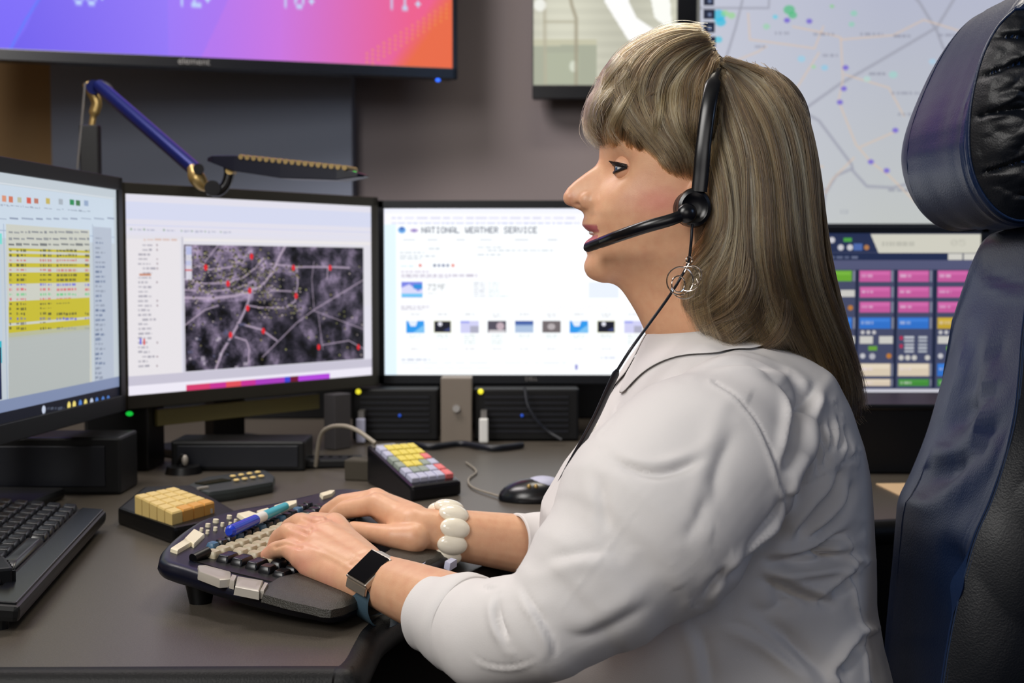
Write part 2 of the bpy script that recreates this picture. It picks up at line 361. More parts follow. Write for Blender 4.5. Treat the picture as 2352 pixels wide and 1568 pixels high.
for x in (100, 158, 170, 184, 196, 210, 222, 236, 248): s.dot(x, 914+(250-x)*.16, 4, random.choice([(200, 210, 230), (80, 130, 210), (240, 220, 120)]))
s.scrib(108, 148, 934, 4, (130, 140, 160), .6, seg=6)
s.build(t, .95)
# middle monitor with the aerial map
TL = P(281, 418, 2.08); R2 = (P(866, 455, 2.515)-TL); R2.z = 0
t, s = display('desktop_monitor', 'middle monitor showing an aerial street map', 'monitor', TL, R2, R2.length, HM, (.004, .016, .018, .022), 900, (226, 224, 236), body='bezel_warm', group='three desk monitors', mid=(570, 680)); mon2 = t
s.rect(281, 445, 855, 460, (240, 238, 240)); s.rect(281, 462, 855, 522, (214, 218, 240)); s.rect(281, 515, 855, 530, (205, 210, 240)); s.rect(281, 540, 855, 700, (226, 224, 232)); s.rect(281, 530, 855, 545, (222, 224, 240))
for x in (300, 330, 375, 415, 440, 470, 505): s.rect(x, 524+(x-281)*.03, x+4, 528+(x-281)*.03, (110, 150, 110), .7); s.scrib(x+8, x+26, 525+(x-281)*.03, 4, (130, 135, 160), .5, seg=7)
s.rect(281, 548, 418, 858, (232, 228, 232)); s.rect(418, 545, 421, 855, (150, 150, 170)); s.rect(424, 548, 850, 562, (236, 232, 232))
s.scrib(330, 408, 548, 5, (210, 170, 150), .6)
for i in range(27):
    x = random.choice((318, 328)); s.scrib(x, x+random.choice((22, 30, 28)), 561+i*10.6, 4, (120, 118, 135), .6, seg=7)
    if random.random() < .4: s.rect(360, 561+i*10.6, 363, 565+i*10.6, (150, 130, 140))
s.rect(320, 628, 348, 633, (190, 110, 70), .8); s.rect(321, 776, 326, 790, (90, 90, 220)); s.rect(329, 776, 334, 790, (220, 80, 80))
# aerial map: dark ground noise, roads, houses, pins
x0, y0 = s.px(423, 562); x1, y1 = s.px(836, 835); x0, y0, x1, y1 = [int(v) for v in (x0, y0, x1, y1)]
y1 = int(s.px(423, 852)[1])
hh, ww = y1-y0, x1-x0; base = np.zeros((hh, ww, 3))
for yy in range(hh):
    for xx in range(ww):
        v = noise.fractal(Vector((xx*.045, yy*.045, 1.7)), 1, 2, 5); g = noise.fractal(Vector((xx*.012, yy*.012, 5.1)), 1, 2, 2); f_ = noise.noise(Vector((xx*.35, yy*.35, 3)))
        L = .25+.34*v+.13*f_+(.16 if (xx < ww*.5 and yy < hh*.45) else 0)
        L *= (.65 if g > .12 and xx > ww*.35 else 1)
        base[yy, xx] = (L*1.05, L*.92+.01, L*1.08+.03)
s.a[y0:y1, x0:x1] = np.clip(base, .03, 1)
msk = np.zeros((s.h, s.w), bool); msk[y0:y1, x0:x1] = True; keep = s.a.copy()
rd = (186, 168, 190)
for pts, wd in [([(655, 563), (640, 590), (625, 625), (600, 655), (573, 668), (540, 678), (480, 684), (424, 682)], 5), ([(573, 668), (570, 690), (560, 715), (545, 745), (528, 775), (510, 805), (495, 845)], 5),
  ([(424, 640), (470, 650), (520, 648), (560, 635), (590, 610), (605, 590)], 3), ([(440, 605), (480, 618), (530, 612), (560, 590), (575, 575)], 3), ([(424, 664), (480, 668), (540, 662), (590, 640)], 2.5),
  ([(620, 605), (680, 612), (760, 612), (800, 614)], 3.5), ([(680, 612), (683, 650), (677, 690), (655, 705), (600, 705), (570, 700)], 3), ([(605, 665), (680, 668)], 2.5), ([(545, 740), (600, 755), (635, 780)], 3.5),
  ([(540, 772), (565, 780), (572, 800), (570, 830)], 3), ([(424, 745), (470, 710), (500, 700)], 2.5), ([(720, 705), (715, 640), (720, 600)], 1.5), ([(600, 820), (680, 740), (720, 710), (836, 640)], 2), ([(720, 712), (836, 755)], 1.5), ([(740, 800), (735, 760), (730, 720)], 1.5), ([(740, 790), (800, 780), (836, 800)], 2),
  ([(752, 612), (750, 640)], 2.5), ([(424, 580), (450, 563)], 2), ([(500, 563), (470, 600)], 2)]:
    s.line(pts, wd, rd, .85)
for i in range(420):
    a = random.random()
    if a < .55: x, y = random.uniform(430, 620), random.uniform(568, 668)
    elif a < .8: x, y = random.uniform(590, 690), random.uniform(600, 725)
    else: x, y = random.uniform(430, 830), random.uniform(600, 835)
    s.rect(x, y, x+4, y+4, (36, 36, 30), .9); s.rect(x+1, y+4, x+4, y+6, random.choice([(190, 190, 120), (220, 205, 200), (170, 160, 90)]), .8)
for k in range(24):
    x, y = random.uniform(430, 560), random.uniform(740, 840); s.rect(x, y, x+random.uniform(4, 14), y+random.uniform(3, 9), random.choice([(190, 180, 195), (90, 90, 120), (30, 34, 50)]), .7)
for x, y in [(472, 613), (577, 588), (673, 614), (757, 614), (523, 650), (573, 666), (679, 678), (568, 706), (604, 758), (529, 767), (731, 795), (822, 795)]:
    s.dot(x, y, 4, (226, 40, 50), 1, 1.4)
s.a[~msk] = keep[~msk]
s.rect(426, 564, 441, 642, (226, 224, 236), .9); s.rect(427, 566, 440, 585, (170, 180, 230), .7); s.rect(427, 598, 440, 610, (170, 180, 230), .5); s.rect(426, 619, 441, 622, (210, 60, 60))
hx = s.px(281, 866)[1]; ht = s.h
s.a[int(ht*.905):int(ht*.955)] = np.array([200, 196, 212])/255.; s.a[int(ht*.955):] = np.array([238, 234, 246])/255.
yy = int(ht*.972)
for f0, f1, c in ((.21, .30, (214, 60, 110)), (.30, .48, (200, 50, 150)), (.36, .42, (226, 80, 90)), (.48, .60, (170, 60, 190)), (.60, .625, (60, 70, 210)), (.625, .66, (110, 20, 50)), (.66, .80, (180, 70, 220))):
    s.a[yy:, int(f0*s.w):int(f1*s.w)] = np.array(c)/255.
s.build(t, 1.0)
# right monitor with the weather page
TL = P(866, 460, 2.58)
t, s = display('desktop_monitor', 'monitor behind her face showing a white weather page', 'monitor', TL, (1, 0, 0), WM, HM, (.0135, .0135, .016, .018), 1300, (250, 253, 255), body='bezel', group='three desk monitors', mid=(1100, 660)); mon3 = t
s.rect(880, 478, 912, 862, (226, 244, 255)); s.rect(880, 478, 1520, 516, (246, 246, 255)); s.rect(880, 480, 1520, 490, (238, 240, 252))
s.scrib(900, 1320, 499, 4, (195, 195, 215), .6, seg=14); s.scrib(900, 1330, 511, 4, (170, 180, 215), .6, seg=10)
s.dot(923, 528, 9, (90, 160, 225), .9, .85); s.dot(923, 525, 5, (60, 90, 170), .7); s.dot(951, 529, 10, (190, 165, 205), .8, .5); s.dot(951, 529, 5, (120, 110, 190), .7, .6)
s.text("NATIONAL WEATHER SERVICE", 968, 521, 14, (84, 90, 106), 266, 1)
s.scrib(925, 1310, 549, 4, (185, 190, 200), .55, seg=22, gap=1.2)
for x0, x1, y in ((985, 1010, 569), (918, 975, 578), (918, 1000, 586), (918, 968, 592), (1097, 1150, 566), (1120, 1270, 573), (1097, 1150, 583)): s.scrib(x0, x1, y, 4, (175, 185, 195), .6)
s.scrib(920, 950, 609, 4, (160, 200, 220), .5)
for x, c in ((965, (220, 90, 80)), (998, (90, 100, 130)), (1008, (120, 130, 160)), (1018, (90, 100, 140)), (1028, (110, 120, 150)), (1040, (225, 90, 70))): s.dot(x, 609, 3.5, c, .8)
s.rect(918, 618, 1400, 640, (247, 247, 252)); s.scrib(922, 985, 622, 4, (190, 180, 200), .6); s.scrib(922, 1095, 630, 5, (165, 155, 175), .65); s.scrib(922, 1030, 636, 3, (190, 180, 200), .5)
s.rect(922, 647, 971, 683, (120, 130, 225)); s.poly([(922, 660), (940, 652), (960, 668), (971, 662), (971, 678), (922, 678)], (215, 215, 245)); s.rect(950, 652, 971, 663, (40, 140, 215)); s.rect(922, 674, 971, 682, (110, 195, 240))
s.text("73°F", 982, 652, 14, (120, 124, 128), 42, .7); s.scrib(982, 1008, 672, 3, (190, 190, 190), .5)
for i in range(6): s.scrib(1088, 1116, 648+i*6, 3, (170, 175, 190), .6, seg=8); s.scrib(1122, 1148+(i == 5)*22, 648+i*6, 3, (180, 200, 200), .5, seg=7)
s.rect(1352, 648, 1420, 684, (226, 234, 252), .8)
s.rect(918, 697, 1400, 712, (247, 247, 252)); s.scrib(922, 985, 702, 4, (165, 160, 175), .6); s.scrib(922, 975, 708, 3, (175, 170, 185), .5)
for i in range(10):
    x = 933+i*62.5
    s.scrib(x+10, x+32, 719, 4, (185, 185, 190), .6, seg=8)
    if i in (3, 5, 7): s.scrib(x+12, x+30, 725, 3, (195, 195, 200), .6, seg=8)
    k = i % 6 if i < 6 else (0, 1, 2, 0)[i-6]
    if k == 0: s.rect(x, 736, x+42, 764, (40, 150, 232)); s.poly([(x+4, 736), (x+26, 736), (x+22, 748), (x+10, 748)], (225, 235, 250)); s.poly([(x+42, 744), (x+42, 764), (x+14, 764)], (120, 190, 238))
    elif k == 1: s.rect(x, 735, x+42, 764, (226, 226, 200)); s.rect(x+2, 737, x+40, 762, (14, 18, 34)); s.dot(x+15, 743, 5, (225, 225, 235)); s.poly([(x+38, 750), (x+38, 760), (x+22, 758)], (50, 60, 110))
    elif k == 2: s.rect(x, 736, x+42, 764, (205, 205, 240)); s.rect(x+22, 748, x+42, 764, (170, 170, 190)); s.rect(x, 736, x+20, 742, (160, 165, 235))
    elif k == 3: s.rect(x, 736, x+42, 763, (80, 76, 90)); s.dot(x+28, 748, 9, (190, 170, 180)); s.rect(x+2, 757, x+40, 763, (200, 196, 200))
    elif k == 4: s.rect(x, 736, x+42, 748, (60, 90, 160)); s.rect(x, 744, x+42, 763, (150, 175, 210), .8)
    else: s.rect(x, 736, x+42, 763, (110, 102, 104)); s.dot(x+20, 749, 9, (196, 188, 190), .8, .8)
    for j in range(5 if k in (2, 3) else 2): s.scrib(x+8, x+34, 768+j*5, 3, (200, 215, 212), .6, seg=8)
    s.scrib(x+10, x+32, 799, 3, (205, 200, 205), .6, seg=7)
s.scrib(922, 988, 823, 4, (150, 160, 190), .6); s.scrib(922, 1300, 831, 3, (225, 228, 240), .6, seg=25); s.scrib(950, 1140, 843, 3, (222, 226, 236), .6, seg=22)
s.rect(1320, 836, 1326, 848, (120, 120, 200), .8); s.scrib(1378, 1412, 818, 5, (200, 205, 225), .7)
s.build(t, 1.06)
for mt, R, c0 in ((mon1, R1, TR-R1*WM/2), (mon2, R2.normalized(), P(281, 418, 2.08)+R2/2), (mon3, Vector((1, 0, 0)), P(866, 460, 2.58)+Vector((WM/2, 0, 0)))):
    N = R.cross(Vector((0, 0, -1)))
    if N.y < 0 and abs(N.y) > .2: N = -N
    zb = c0.z-HM; Mx = Matrix((R, N, (0, 0, -1))).transposed(); off = .21 if mt is mon3 else .11; b = Vector((c0.x, c0.y, 0))+N*off
    obj('stand_neck', bx((b.x, b.y, (DZ+.002+zb+.14)/2), (.07, .03, zb+.138-DZ), Mx), M['black'], mt, bevel=.004)
    obj('neck_mount', bx((b.x-N.x*(off-.05)/2, b.y-N.y*(off-.05)/2, zb+.12), (.10, off-.045, .10), Mx), M['black'], mt, bevel=.004)
    obj('stand_base', bx((b.x, b.y, DZ+.0085), (.24, .17, .016), Mx), M['black'], mt, bevel=.006)
c = P(440+150, 888, 2.3); bm = nb()
lg = P(590, 892, 2.29); lg2 = P(1232, 872, 2.572)
def logo(txt, loc, size, m, par, rot):
    cu = bpy.data.curves.new('maker_lettering', 'FONT'); cu.body = txt; cu.size = size; cu.align_x = 'CENTER'; cu.extrude = .0004
    tmp = bpy.data.objects.new('tmp', cu); C.objects.link(tmp); bpy.context.view_layer.update()
    me = bpy.data.meshes.new_from_object(tmp.evaluated_get(bpy.context.evaluated_depsgraph_get())); bpy.data.objects.remove(tmp); bpy.data.curves.remove(cu)
    o = bpy.data.objects.new('maker_lettering', me); C.objects.link(o); me.materials.clear(); me.materials.append(m)
    o.parent = par; o.matrix_parent_inverse = Matrix.Translation(-Vector(par.location)); o.location = loc; o.rotation_euler = (math.pi/2, 0, rot); return o
logo('DELL', (lg2.x-.01, 2.574, P(1232, 874, 2.572).z), .011, M['steel'], mon3, 0)
ang2 = math.atan2(R2.y, R2.x)
q = P(281, 418, 2.08)+R2*.53; q.z = q.z-HM+.007; logo('DELL', q-Vector((0, .004, 0)), .011, M['steel'], mon2, ang2)

# big weather television
TVR = P(1050, 182, 3.22); TVL = P(-900, 120, 2.72)
RT = TVR-TVL; RT.z = 0; RT.normalize(); WT, HT = 1.23, .71
t, s = display('wall_television', 'large television with a purple to orange weather screen high on the wall', 'television', TVR-RT*WT+Vector((0, 0, HT)), RT, WT, HT, (.012, .012, .012, .026), 420, (110, 80, 230), thick=.05, body='blackgloss', mid=(500, 60))
gx, gy = s.gx/s.w, s.gy/s.h
x0 = s.px(0, 100)[0]/s.w; u = np.clip((gx-x0)/(1-x0), -.4, 1)
def mix(a, b, t): t = np.clip(t, 0, 1)[..., None]; return np.array(a)/255.*(1-t)+np.array(b)/255.*t
col = mix((96, 78, 232), (142, 112, 244), (u-.0)/.35); c2 = mix((150, 112, 244), (184, 110, 232), (u-.35)/.25); c3 = mix((200, 112, 220), (236, 92, 140), (u-.6)/.3); c4 = mix((236, 96, 140), (232, 96, 60), (u+(gy-.8)*1.2-.85)/.2)
col = np.where((u < .35)[..., None], col, c2); col = np.where((u+(1-gy)*.3*-1 > .42)[..., None], np.where((u < .6)[..., None], mix((176, 112, 236), (200, 112, 222), (u-.45)/.15), c3), col); dg4 = u+(gy-.8)*.45; k4 = np.clip((dg4-.93)/.05, 0, 1)[..., None]; col = np.where((u > .6)[..., None], c3*(1-k4)+np.array([232, 104, 66])/255.*k4, col)
s.a[:] = col
s.poly([(-700, -300), (120, -80), (60, 60), (12, 132), (-700, 132)], (120, 100, 250), .6)
s.line([(125, -60), (60, 40), (8, 138)], 5, (60, 120, 250), .6); s.line([(0, 142), (300, 149), (560, 152)], 6, (40, 120, 240), .8)
for i in range(60):
    x = 840+(i % 15)*13; y = 130-(i % 15)*8+(i//15)*10-10; s.dot(x, y, 2.6, (240, 160, 70), .7)
tx = (190, 225, 250)
def big(n, x, y0):
    q = s.px(x, y0); Xs = x
    s.text(n, x, y0, 72, tx, 42*len(n)+14, .95)
for n, x, y0 in (("68", 166, -66), ("72", 408, -60), ("70", 646, -55), ("71", 890, -49)): s.text(n, x, y0, 72, tx, 56, .95); s.line([(x+62, y0+56), (x+72, y0+56)], 4, tx); s.line([(x+67, y0+50), (x+67, y0+62)], 4, tx)
s.build(t, 1.0)
ot = P(448, 170, 3.06); k = (ot-TVR).dot(RT); base = TVR+RT*k; Nn = RT.cross(Vector((0, 0, -1)))
logo('element', (base.x-.0, base.y-.012, TVR.z+.007), .022, M['steel'], t, math.atan2(RT.y, RT.x))
pl_ = P(1006, 184, 3.19); bm = nb(); ell(bm, pl_, (.006, .006, .004)); obj('power_light', bm, M['ledb'], t, smooth=True)
cw = TVR-RT*WT*.5+Vector((0, 0, HT*.5)); obj('wall_bracket', bx((-.72, 3.30, cw.z), (.4, .26, .3)), M['black'], t)

# wall display with the pale brick room
TL = P(1223, -330, 3.38)
BW = P(1604, 0, 3.38).x-TL.x; BH = TL.z-P(1223, 226, 3.38).z
t, s = display('wall_display', 'wall screen behind her hair showing a pale brick room with light streaks', 'screen', TL, (1, 0, 0), BW, BH, (.003, .055, .02, .034), 360, (205, 204, 186), thick=.05, body='blackgloss', mid=(1400, 80))
for yy in range(s.h):
    if (yy//5) % 2 == 0: s.a[yy] = s.a[yy]*.97
s.a *= (1+.05*np.sin(gx[:1, :1]*0+s.gx[..., None]/18.))
s.poly([(1225, 88), (1368, 88), (1368, 195), (1225, 195)], (168, 172, 152)); s.poly([(1225, 88), (1368, 88), (1368, 100), (1225, 104)], (196, 194, 168))
s.rect(1250, 120, 1330, 190, (178, 184, 160), .6); s.dot(1316, 150, 9, (225, 230, 214), .8, 1.4)
s.line([(1300, -60), (1312, 10), (1322, 40), (1322, 190)], 8, (160, 152, 130), .8); s.line([(1250, -60), (1252, 190)], 8, (178, 172, 150), .7); s.line([(1250, 48), (1320, 48)], 5, (170, 164, 140), .6)
s.poly([(1385, 0), (1430, -100), (1500, -100), (1440, 0), (1460, 40), (1520, 80), (1500, 110), (1440, 90)], (255, 255, 252)); s.poly([(1480, -60), (1530, -60), (1540, 70), (1500, 40)], (252, 253, 246)); s.dot(1240, 10, 14, (245, 246, 240), .8)
s.build(t, 1.0)

# map wall display
TL = P(1607, -90, 2.95); BW = .98; BH = TL.z-P(1607, 541, 2.95).z
t, s = display('wall_display', 'wide wall screen showing a pale road map with a dark lower bezel', 'screen', TL, (1, 0, 0), BW, BH, (.002, .03, .02, .027), 470, (200, 204, 214), thick=.05, body='blackgloss', mid=(1950, 260))
g = np.clip(s.gy/s.h, 0, 1)[..., None]; s.a[:] = np.array([182, 186, 208])/255.*(1-g)+np.array([196, 200, 198])/255.*g
xx = (s.gx/s.w)[..., None]; s.a[:] += (np.array([205, 208, 222])/255.-s.a)*np.clip(.7-xx*1.6, 0, 1)
rdc = (160, 162, 176)
for pts, wd in [([(2050, -60), (2110, 5), (2150, 70), (2165, 110), (2200, 130)], 7), ([(2200, -20), (2150, 62), (2000, 150), (1930, 190), (1845, 250)], 7), ([(1845, 255), (1880, 275), (1955, 375), (1958, 390), (1990, 425), (2050, 428), (2100, 415), (2180, 400)], 7), ([(1955, 385), (1920, 400), (1895, 440), (1885, 515)], 7), ([(1860, 430), (1900, 432)], 4), ([(1705, 0), (1690, 60), (1662, 150)], 6), ([(1605, 18), (1765, 18), (1768, -30)], 5)]:
    s.line(pts, wd, rdc, .75)
og = (226, 196, 170)
for pts in [[(1820, 60), (1870, 70), (1930, 85), (1935, 180), (1925, 230), (1965, 330), (2000, 370), (2040, 400), (2110, 470)], [(1975, 335), (2055, 300)], [(1930, 90), (2050, 80), (2120, 45), (2250, 85)], [(1718, 30), (1722, 90), (1800, 100), (1870, 110), (1890, 60)], [(1660, 150), (1740, 118), (1760, 105)], [(1940, 170), (2040, 200), (2075, 265)], [(1960, 360), (1910, 410), (1895, 440)], [(1830, 200), (1880, 120)], [(1850, 375), (1890, 380)]]:
    s.line(pts, 4, og, .6)
for (x, y) in [(1807, 46), (1858, 48), (1941, 154), (1937, 202), (1928, 233), (2055, 297), (1999, 369), (2035, 389), (1871, 457)]: s.dot(x, y, 7, (120, 105, 210), .9, .8)
for (x, y, w_) in [(1867, 80, 50), (1780, 76, 36), (1975, 80, 50), (2052, 84, 40), (2155, 82, 50), (1735, 108, 24), (1890, 128, 34), (1995, 170, 40), (2048, 214, 64), (2062, 262, 50), (2040, 435, 60), (1850, 430, 10)]: s.scrib(x, x+w_, y-4, 7, (140, 142, 158), .65, seg=9)
for (x, y, r_, c) in [(1812, 22, 13, (70, 190, 120)), (1820, 34, 10, (70, 190, 120)), (1650, 35, 16, (30, 190, 230)), (1655, 50, 12, (30, 190, 230)), (1650, 90, 9, (60, 200, 225)), (1640, 125, 9, (60, 200, 235)), (1665, 30, 9, (150, 220, 140)), (1680, 35, 9, (150, 220, 140)), (1645, 148, 7, (130, 220, 140)), (1760, 60, 8, (150, 215, 170)), (1780, 38, 6, (90, 210, 235)), (1840, 134, 9, (150, 210, 235)), (1893, 154, 8, (140, 205, 235)), (1868, 152, 5, (150, 220, 150)), (1960, 30, 8, (140, 210, 180)), (1955, 55, 7, (140, 210, 180)), (1910, 14, 5, (130, 210, 130)), (2050, 170, 10, (160, 215, 205)), (2140, 140, 8, (170, 210, 235)), (1990, 180, 8, (180, 220, 210))]:
    s.dot(x, y, r_, c, .65, .8)
for (x, y) in [(1630, 2), (1630, 33), (1630, 64), (1632, 97)]: s.rect(x-13, y-12, x+12, y+11, (14, 24, 50)); s.dot(x, y, 4, (160, 180, 220), .7)
s.text("CO", 1930, 478, 9, (140, 145, 160), 18, .6)
s.build(t, .95)

# radio console monitor
TL = P(1690, 520, 2.56); BW = P(2272, 520, 2.56).x-TL.x; BH = TL.z-P(1690, 945, 2.56).z
t, s = display('console_monitor', 'monitor between her hair and the chair full of pink and blue radio buttons', 'monitor', TL, (1, 0, 0), BW, BH, (.012, .016, .013, .028), 820, (72, 78, 108), thick=.045, body='blackgloss', mid=(2050, 720))
s.rect(1700, 534, 2256, 580, (36, 48, 84)); s.rect(1855, 545, 1903, 570, (206, 92, 160)); s.poly([(1998, 537), (2252, 537), (2250, 580), (2016, 580)], (222, 220, 206)); s.scrib(2025, 2100, 556, 9, (170, 170, 160), .5, seg=7); s.text("05", 2182, 550, 14, (190, 188, 176), 36, .6)
for x, y in ((1930, 568), (1951, 568), (1910, 551)): s.dot(x, y, 7, (216, 214, 220))
s.rect(1938, 547, 1956, 556, (80, 170, 70)); s.dot(1989, 568, 6, (190, 130, 80)); s.rect(1960, 560, 1980, 575, (80, 110, 180))
s.rect(1700, 581, 2256, 597, (30, 44, 80)); s.scrib(1893, 1970, 588, 6, (160, 165, 190), .7, seg=14); s.rect(2176, 583, 2208, 597, (224, 222, 214)); s.rect(2212, 583, 2248, 597, (224, 222, 214))
s.rect(1700, 598, 2256, 618, (88, 92, 126))
for k, x in enumerate((1790, 1880, 1968, 2056, 2146)):
    s.rect(x-3, 620, x, 890, (28, 38, 66))
    pk, bl, ye, cr, gr = (208, 96, 166), (50, 120, 214), (206, 172, 50), (230, 214, 190), (70, 150, 60)
    def btn(y, h_, c): s.rect(x+6, y, x+76, y+h_, c); s.rect(x+8, y+2, x+74, y+h_*.4, tuple(min(255, v+30) for v in c), .5); s.scrib(x+10, x+36, y+h_*.35, 6, (240, 225, 240), .6, seg=8); s.rect(x+79, y, x+83, y+h_, (170, 174, 190), .7)
    def small(y):
        s.rect(x+6, y, x+36, y+16, (216, 214, 208)); s.rect(x+50, y, x+82, y+16, (216, 214, 208))
    def lamps(y):
        s.rect(x+26, y-4, x+46, y+6, (110, 170, 60)); s.dot(x+12, y+18, 6, (210, 210, 216)); s.dot(x+34, y+19, 7, (190, 190, 200)); s.dot(x+72, y+18, 6, (200, 130, 60))
    if k < 2:
        btn(622, 24, (112, 178, 50)); [s.dot(x+12+j*13, 654, 4, (205, 205, 215)) for j in range(3)]; small(666); lamps(688); btn(729, 25, bl); [s.dot(x+12+j*13, 762, 4, (205, 205, 215)) for j in range(3)]; small(772); lamps(798); btn(834, 28, cr); btn(868, 16, cr)
    else:
        for y in (622, 658, 693): btn(y, 25, pk)
        btn(729, 25, ye if k == 4 else bl)
        if k == 3:
            for yy in range(5): s.rect(x+20, 772+yy*8, x+42, 777+yy*8, (200, 204, 214)); s.rect(x+52, 772+yy*8, x+72, 777+yy*8, (190, 196, 206))
            s.rect(x+9, 772, x+16, 780, (190, 50, 90)); s.rect(x+9, 790, x+16, 798, (190, 50, 90)); [s.dot(x+12+j*15, 820, 6, (214, 212, 208)) for j in (0, 1, 2, 4)]
        else: [s.dot(x+12+j*13, 762, 4.5, (214, 212, 214)) for j in range(3)]; small(772); lamps(798)
        btn(834, 28, bl if k == 4 else cr); btn(870, 15, cr if k == 2 else gr)
s.rect(1700, 893, 2256, 912, (214, 214, 224))
s.build(t, .85)
b0 = (P(1980, 700, 2.56).x, 2.56)
obj('stand_neck', bx((b0[0], 2.64, (DZ+P(0, 900, 2.56).z)/2+.023), (.07, .03, P(0, 900, 2.56).z-DZ+.04)), M['black'], t, bevel=.003)
obj('stand_base', bx((b0[0], 2.63, DZ+.0085), (.26, .16, .016)), M['black'], t, bevel=.004)

# ------------------------------------------------------------------ wave shaped keyboard under her hands
class Frame:
    """local frame on a tilted plate: at(u, v, w), inv(px, py) for a direction that meets plane w"""
    def __init__(s, O, U, V):
        s.O = Vector(O); s.U = Vector(U).normalized(); V = Vector(V); s.V = (V-s.U*V.dot(s.U)).normalized(); s.W = s.V.cross(s.U)
        if s.W.z < 0: s.W = -s.W
        s.M = Matrix((s.U, s.V, s.W)).transposed()
    def at(s, u, v, w=0): return s.O+s.U*u+s.V*v+s.W*w
    def inv(s, px, py, w=0):
        d = ray(px, py); o = Vector((0, 0, CAMZ)); p0 = s.O+s.W*w; t = (p0-o).dot(s.W)/d.dot(s.W); q = o+d*t-s.O
        return q.dot(s.U), q.dot(s.V)
K = Frame(PZ(365, 1283, .796), (.33, .944, 0), (.944, -.33, -.112))
ol = [(365, 1283), (372, 1262), (398, 1236), (430, 1212), (470, 1190), (540, 1170), (620, 1156), (700, 1138), (770, 1123), (820, 1122), (880, 1136), (930, 1154), (985, 1182)]
ol = [K.inv(*p) for p in ol]+[(.345, .165), (.30, .212), (.22, .226), (.12, .222)]+[K.inv(*p) for p in ((800, 1388), (720, 1385), (610, 1362), (500, 1332), (420, 1306), (380, 1294))]
ol = spline(ol+[ol[0]], 5)[:-1]
n = len(ol); cen = ol.mean(0)
def wave(u, v):   # gentle wave along the width, crown of the key well
    return .0035*math.sin(u*16)-.06*max(0, v-.15)
rows = []
for sc, w in ((.80, -.0005), (.93, 0), (.965, .0005), (.985, -.001), (1.0, -.004), (1.004, -.010), (.985, -.016), (.93, -.021), (.7, -.022)):
    rows.append([K.at(*(cen+(p-cen)*sc), w) for p in ol])
kb = thing('ergonomic_keyboard', 'black wave-shaped multimedia keyboard with cream keys under her hands', 'keyboard', K.at(.2, .11, -.02)*1)
kb.location.z = DZ
obj('case', grid_loft(rows), M['bluegloss'], kb, smooth=True)
# textured palm rest
pr_ = [K.inv(*p, .002) for p in ((622, 1333), (700, 1332), (760, 1340), (830, 1372))]
pal = [K.inv(*p, .002) for p in ((604, 1362), (622, 1335), (680, 1334))]+[(.075, .168), (.16, .172), (.26, .165), (.33, .150), (.335, .17), (.29, .205), (.2, .221), (.12, .219)]+[K.inv(*p, .002) for p in ((790, 1392), (700, 1386))]
pal = spline(pal+[pal[0]], 4)[:-1]; pc = pal.mean(0)
obj('palm_rest', grid_loft([[K.at(*(pc+(p-pc)*a), w) for p in pal] for a, w in ((1.01, -.006), (1.0, .001), (.93, .0045), (.7, .006), (.3, .0065))]), M['texture'], kb, smooth=True)
for px_, py_ in ((412, 1330), (1010, 1200)):
    u, v = K.inv(px_, py_, -.02); p = K.at(u, v, -.018) if px_ < 500 else K.at(.33, .02, -.018)
    if px_ < 500: p = K.at(.022, .035, -.018)
    bm = nb(); cyl(bm, p, (p.x, p.y, DZ), .016, .011, 16); obj('foot', bm, M['black'], kb, smooth=True)
def lp(poly_px, w0, w1, m, name='key', inset=.0015, par=None):
    q = [K.inv(*p, w1) for p in poly_px]; q = np.array(q); c = q.mean(0)
    rows = [[K.at(*(c+(p-c)*a), w) for p in q] for a, w in ((1.06, w0), (1.0, w1-.0008), (.93, w1), (.5, w1-.0003))]
    return obj(name, grid_loft(rows), m, par or kb, smooth=True)
# outer media keys (their outlines as seen)
for q, m_ in [([(392, 1258), (424, 1237), (440, 1244), (408, 1263)], 'keycream'), ([(424, 1235), (446, 1213), (470, 1225), (446, 1248)], 'keycream'),
              ([(455, 1297), (470, 1296), (530, 1312), (530, 1328), (505, 1330), (458, 1312)], 'silver'), ([(546, 1322), (605, 1332), (595, 1357), (540, 1346)], 'silver'), ([(608, 1336), (616, 1338), (606, 1356), (598, 1354)], 'silver'), ([(533, 1318), (544, 1321), (538, 1334), (528, 1331)], 'silver'),
              ([(630, 1160), (662, 1150), (682, 1147), (682, 1154), (645, 1170)], 'keycream'), ([(735, 1132), (758, 1125), (770, 1125), (762, 1133), (742, 1139)], 'keycream'),
              ([(545, 1178), (572, 1172), (590, 1178), (588, 1190), (560, 1188)], 'keycream'), ([(590, 1172), (615, 1165), (624, 1170), (610, 1180), (596, 1182)], 'keycream'),
              ([(880, 1138), (892, 1136), (932, 1154), (926, 1158)], 'lilackey'), ([(928, 1160), (944, 1158), (954, 1166), (938, 1168)], 'lilackey'),
              ([(965, 1290), (975, 1282), (985, 1282), (970, 1298)], 'lilackey'), ([(1022, 1288), (1036, 1280), (1050, 1284), (1034, 1294)], 'lilackey')]:
    lp(q, -.004, .004, M[m_], 'media_key')
# round volume pad of small white buttons
for x, y, r_ in ((463, 1213, .0022), (478, 1203, .003), (477, 1218, .0022), (496, 1193, .0035), (495, 1211, .0025), (511, 1201, .0022), (527, 1184, .003), (529, 1200, .002), (541, 1193, .002), (520, 1213, .002)):
    u, v = K.inv(x, y, .003); bm = nb(); cyl(bm, K.at(u, v, -.002), K.at(u, v, .0035), r_, r_*.9, 14); obj('media_button', bm, M['keycream'], kb)
u, v = K.inv(455, 1266, .008); bm = nb(); cyl(bm, K.at(u-.008, v, .002), K.at(u+.012, v+.004, .006), .0055, .0055, 14); obj('escape_key', bm, M['black'], kb, smooth=True)
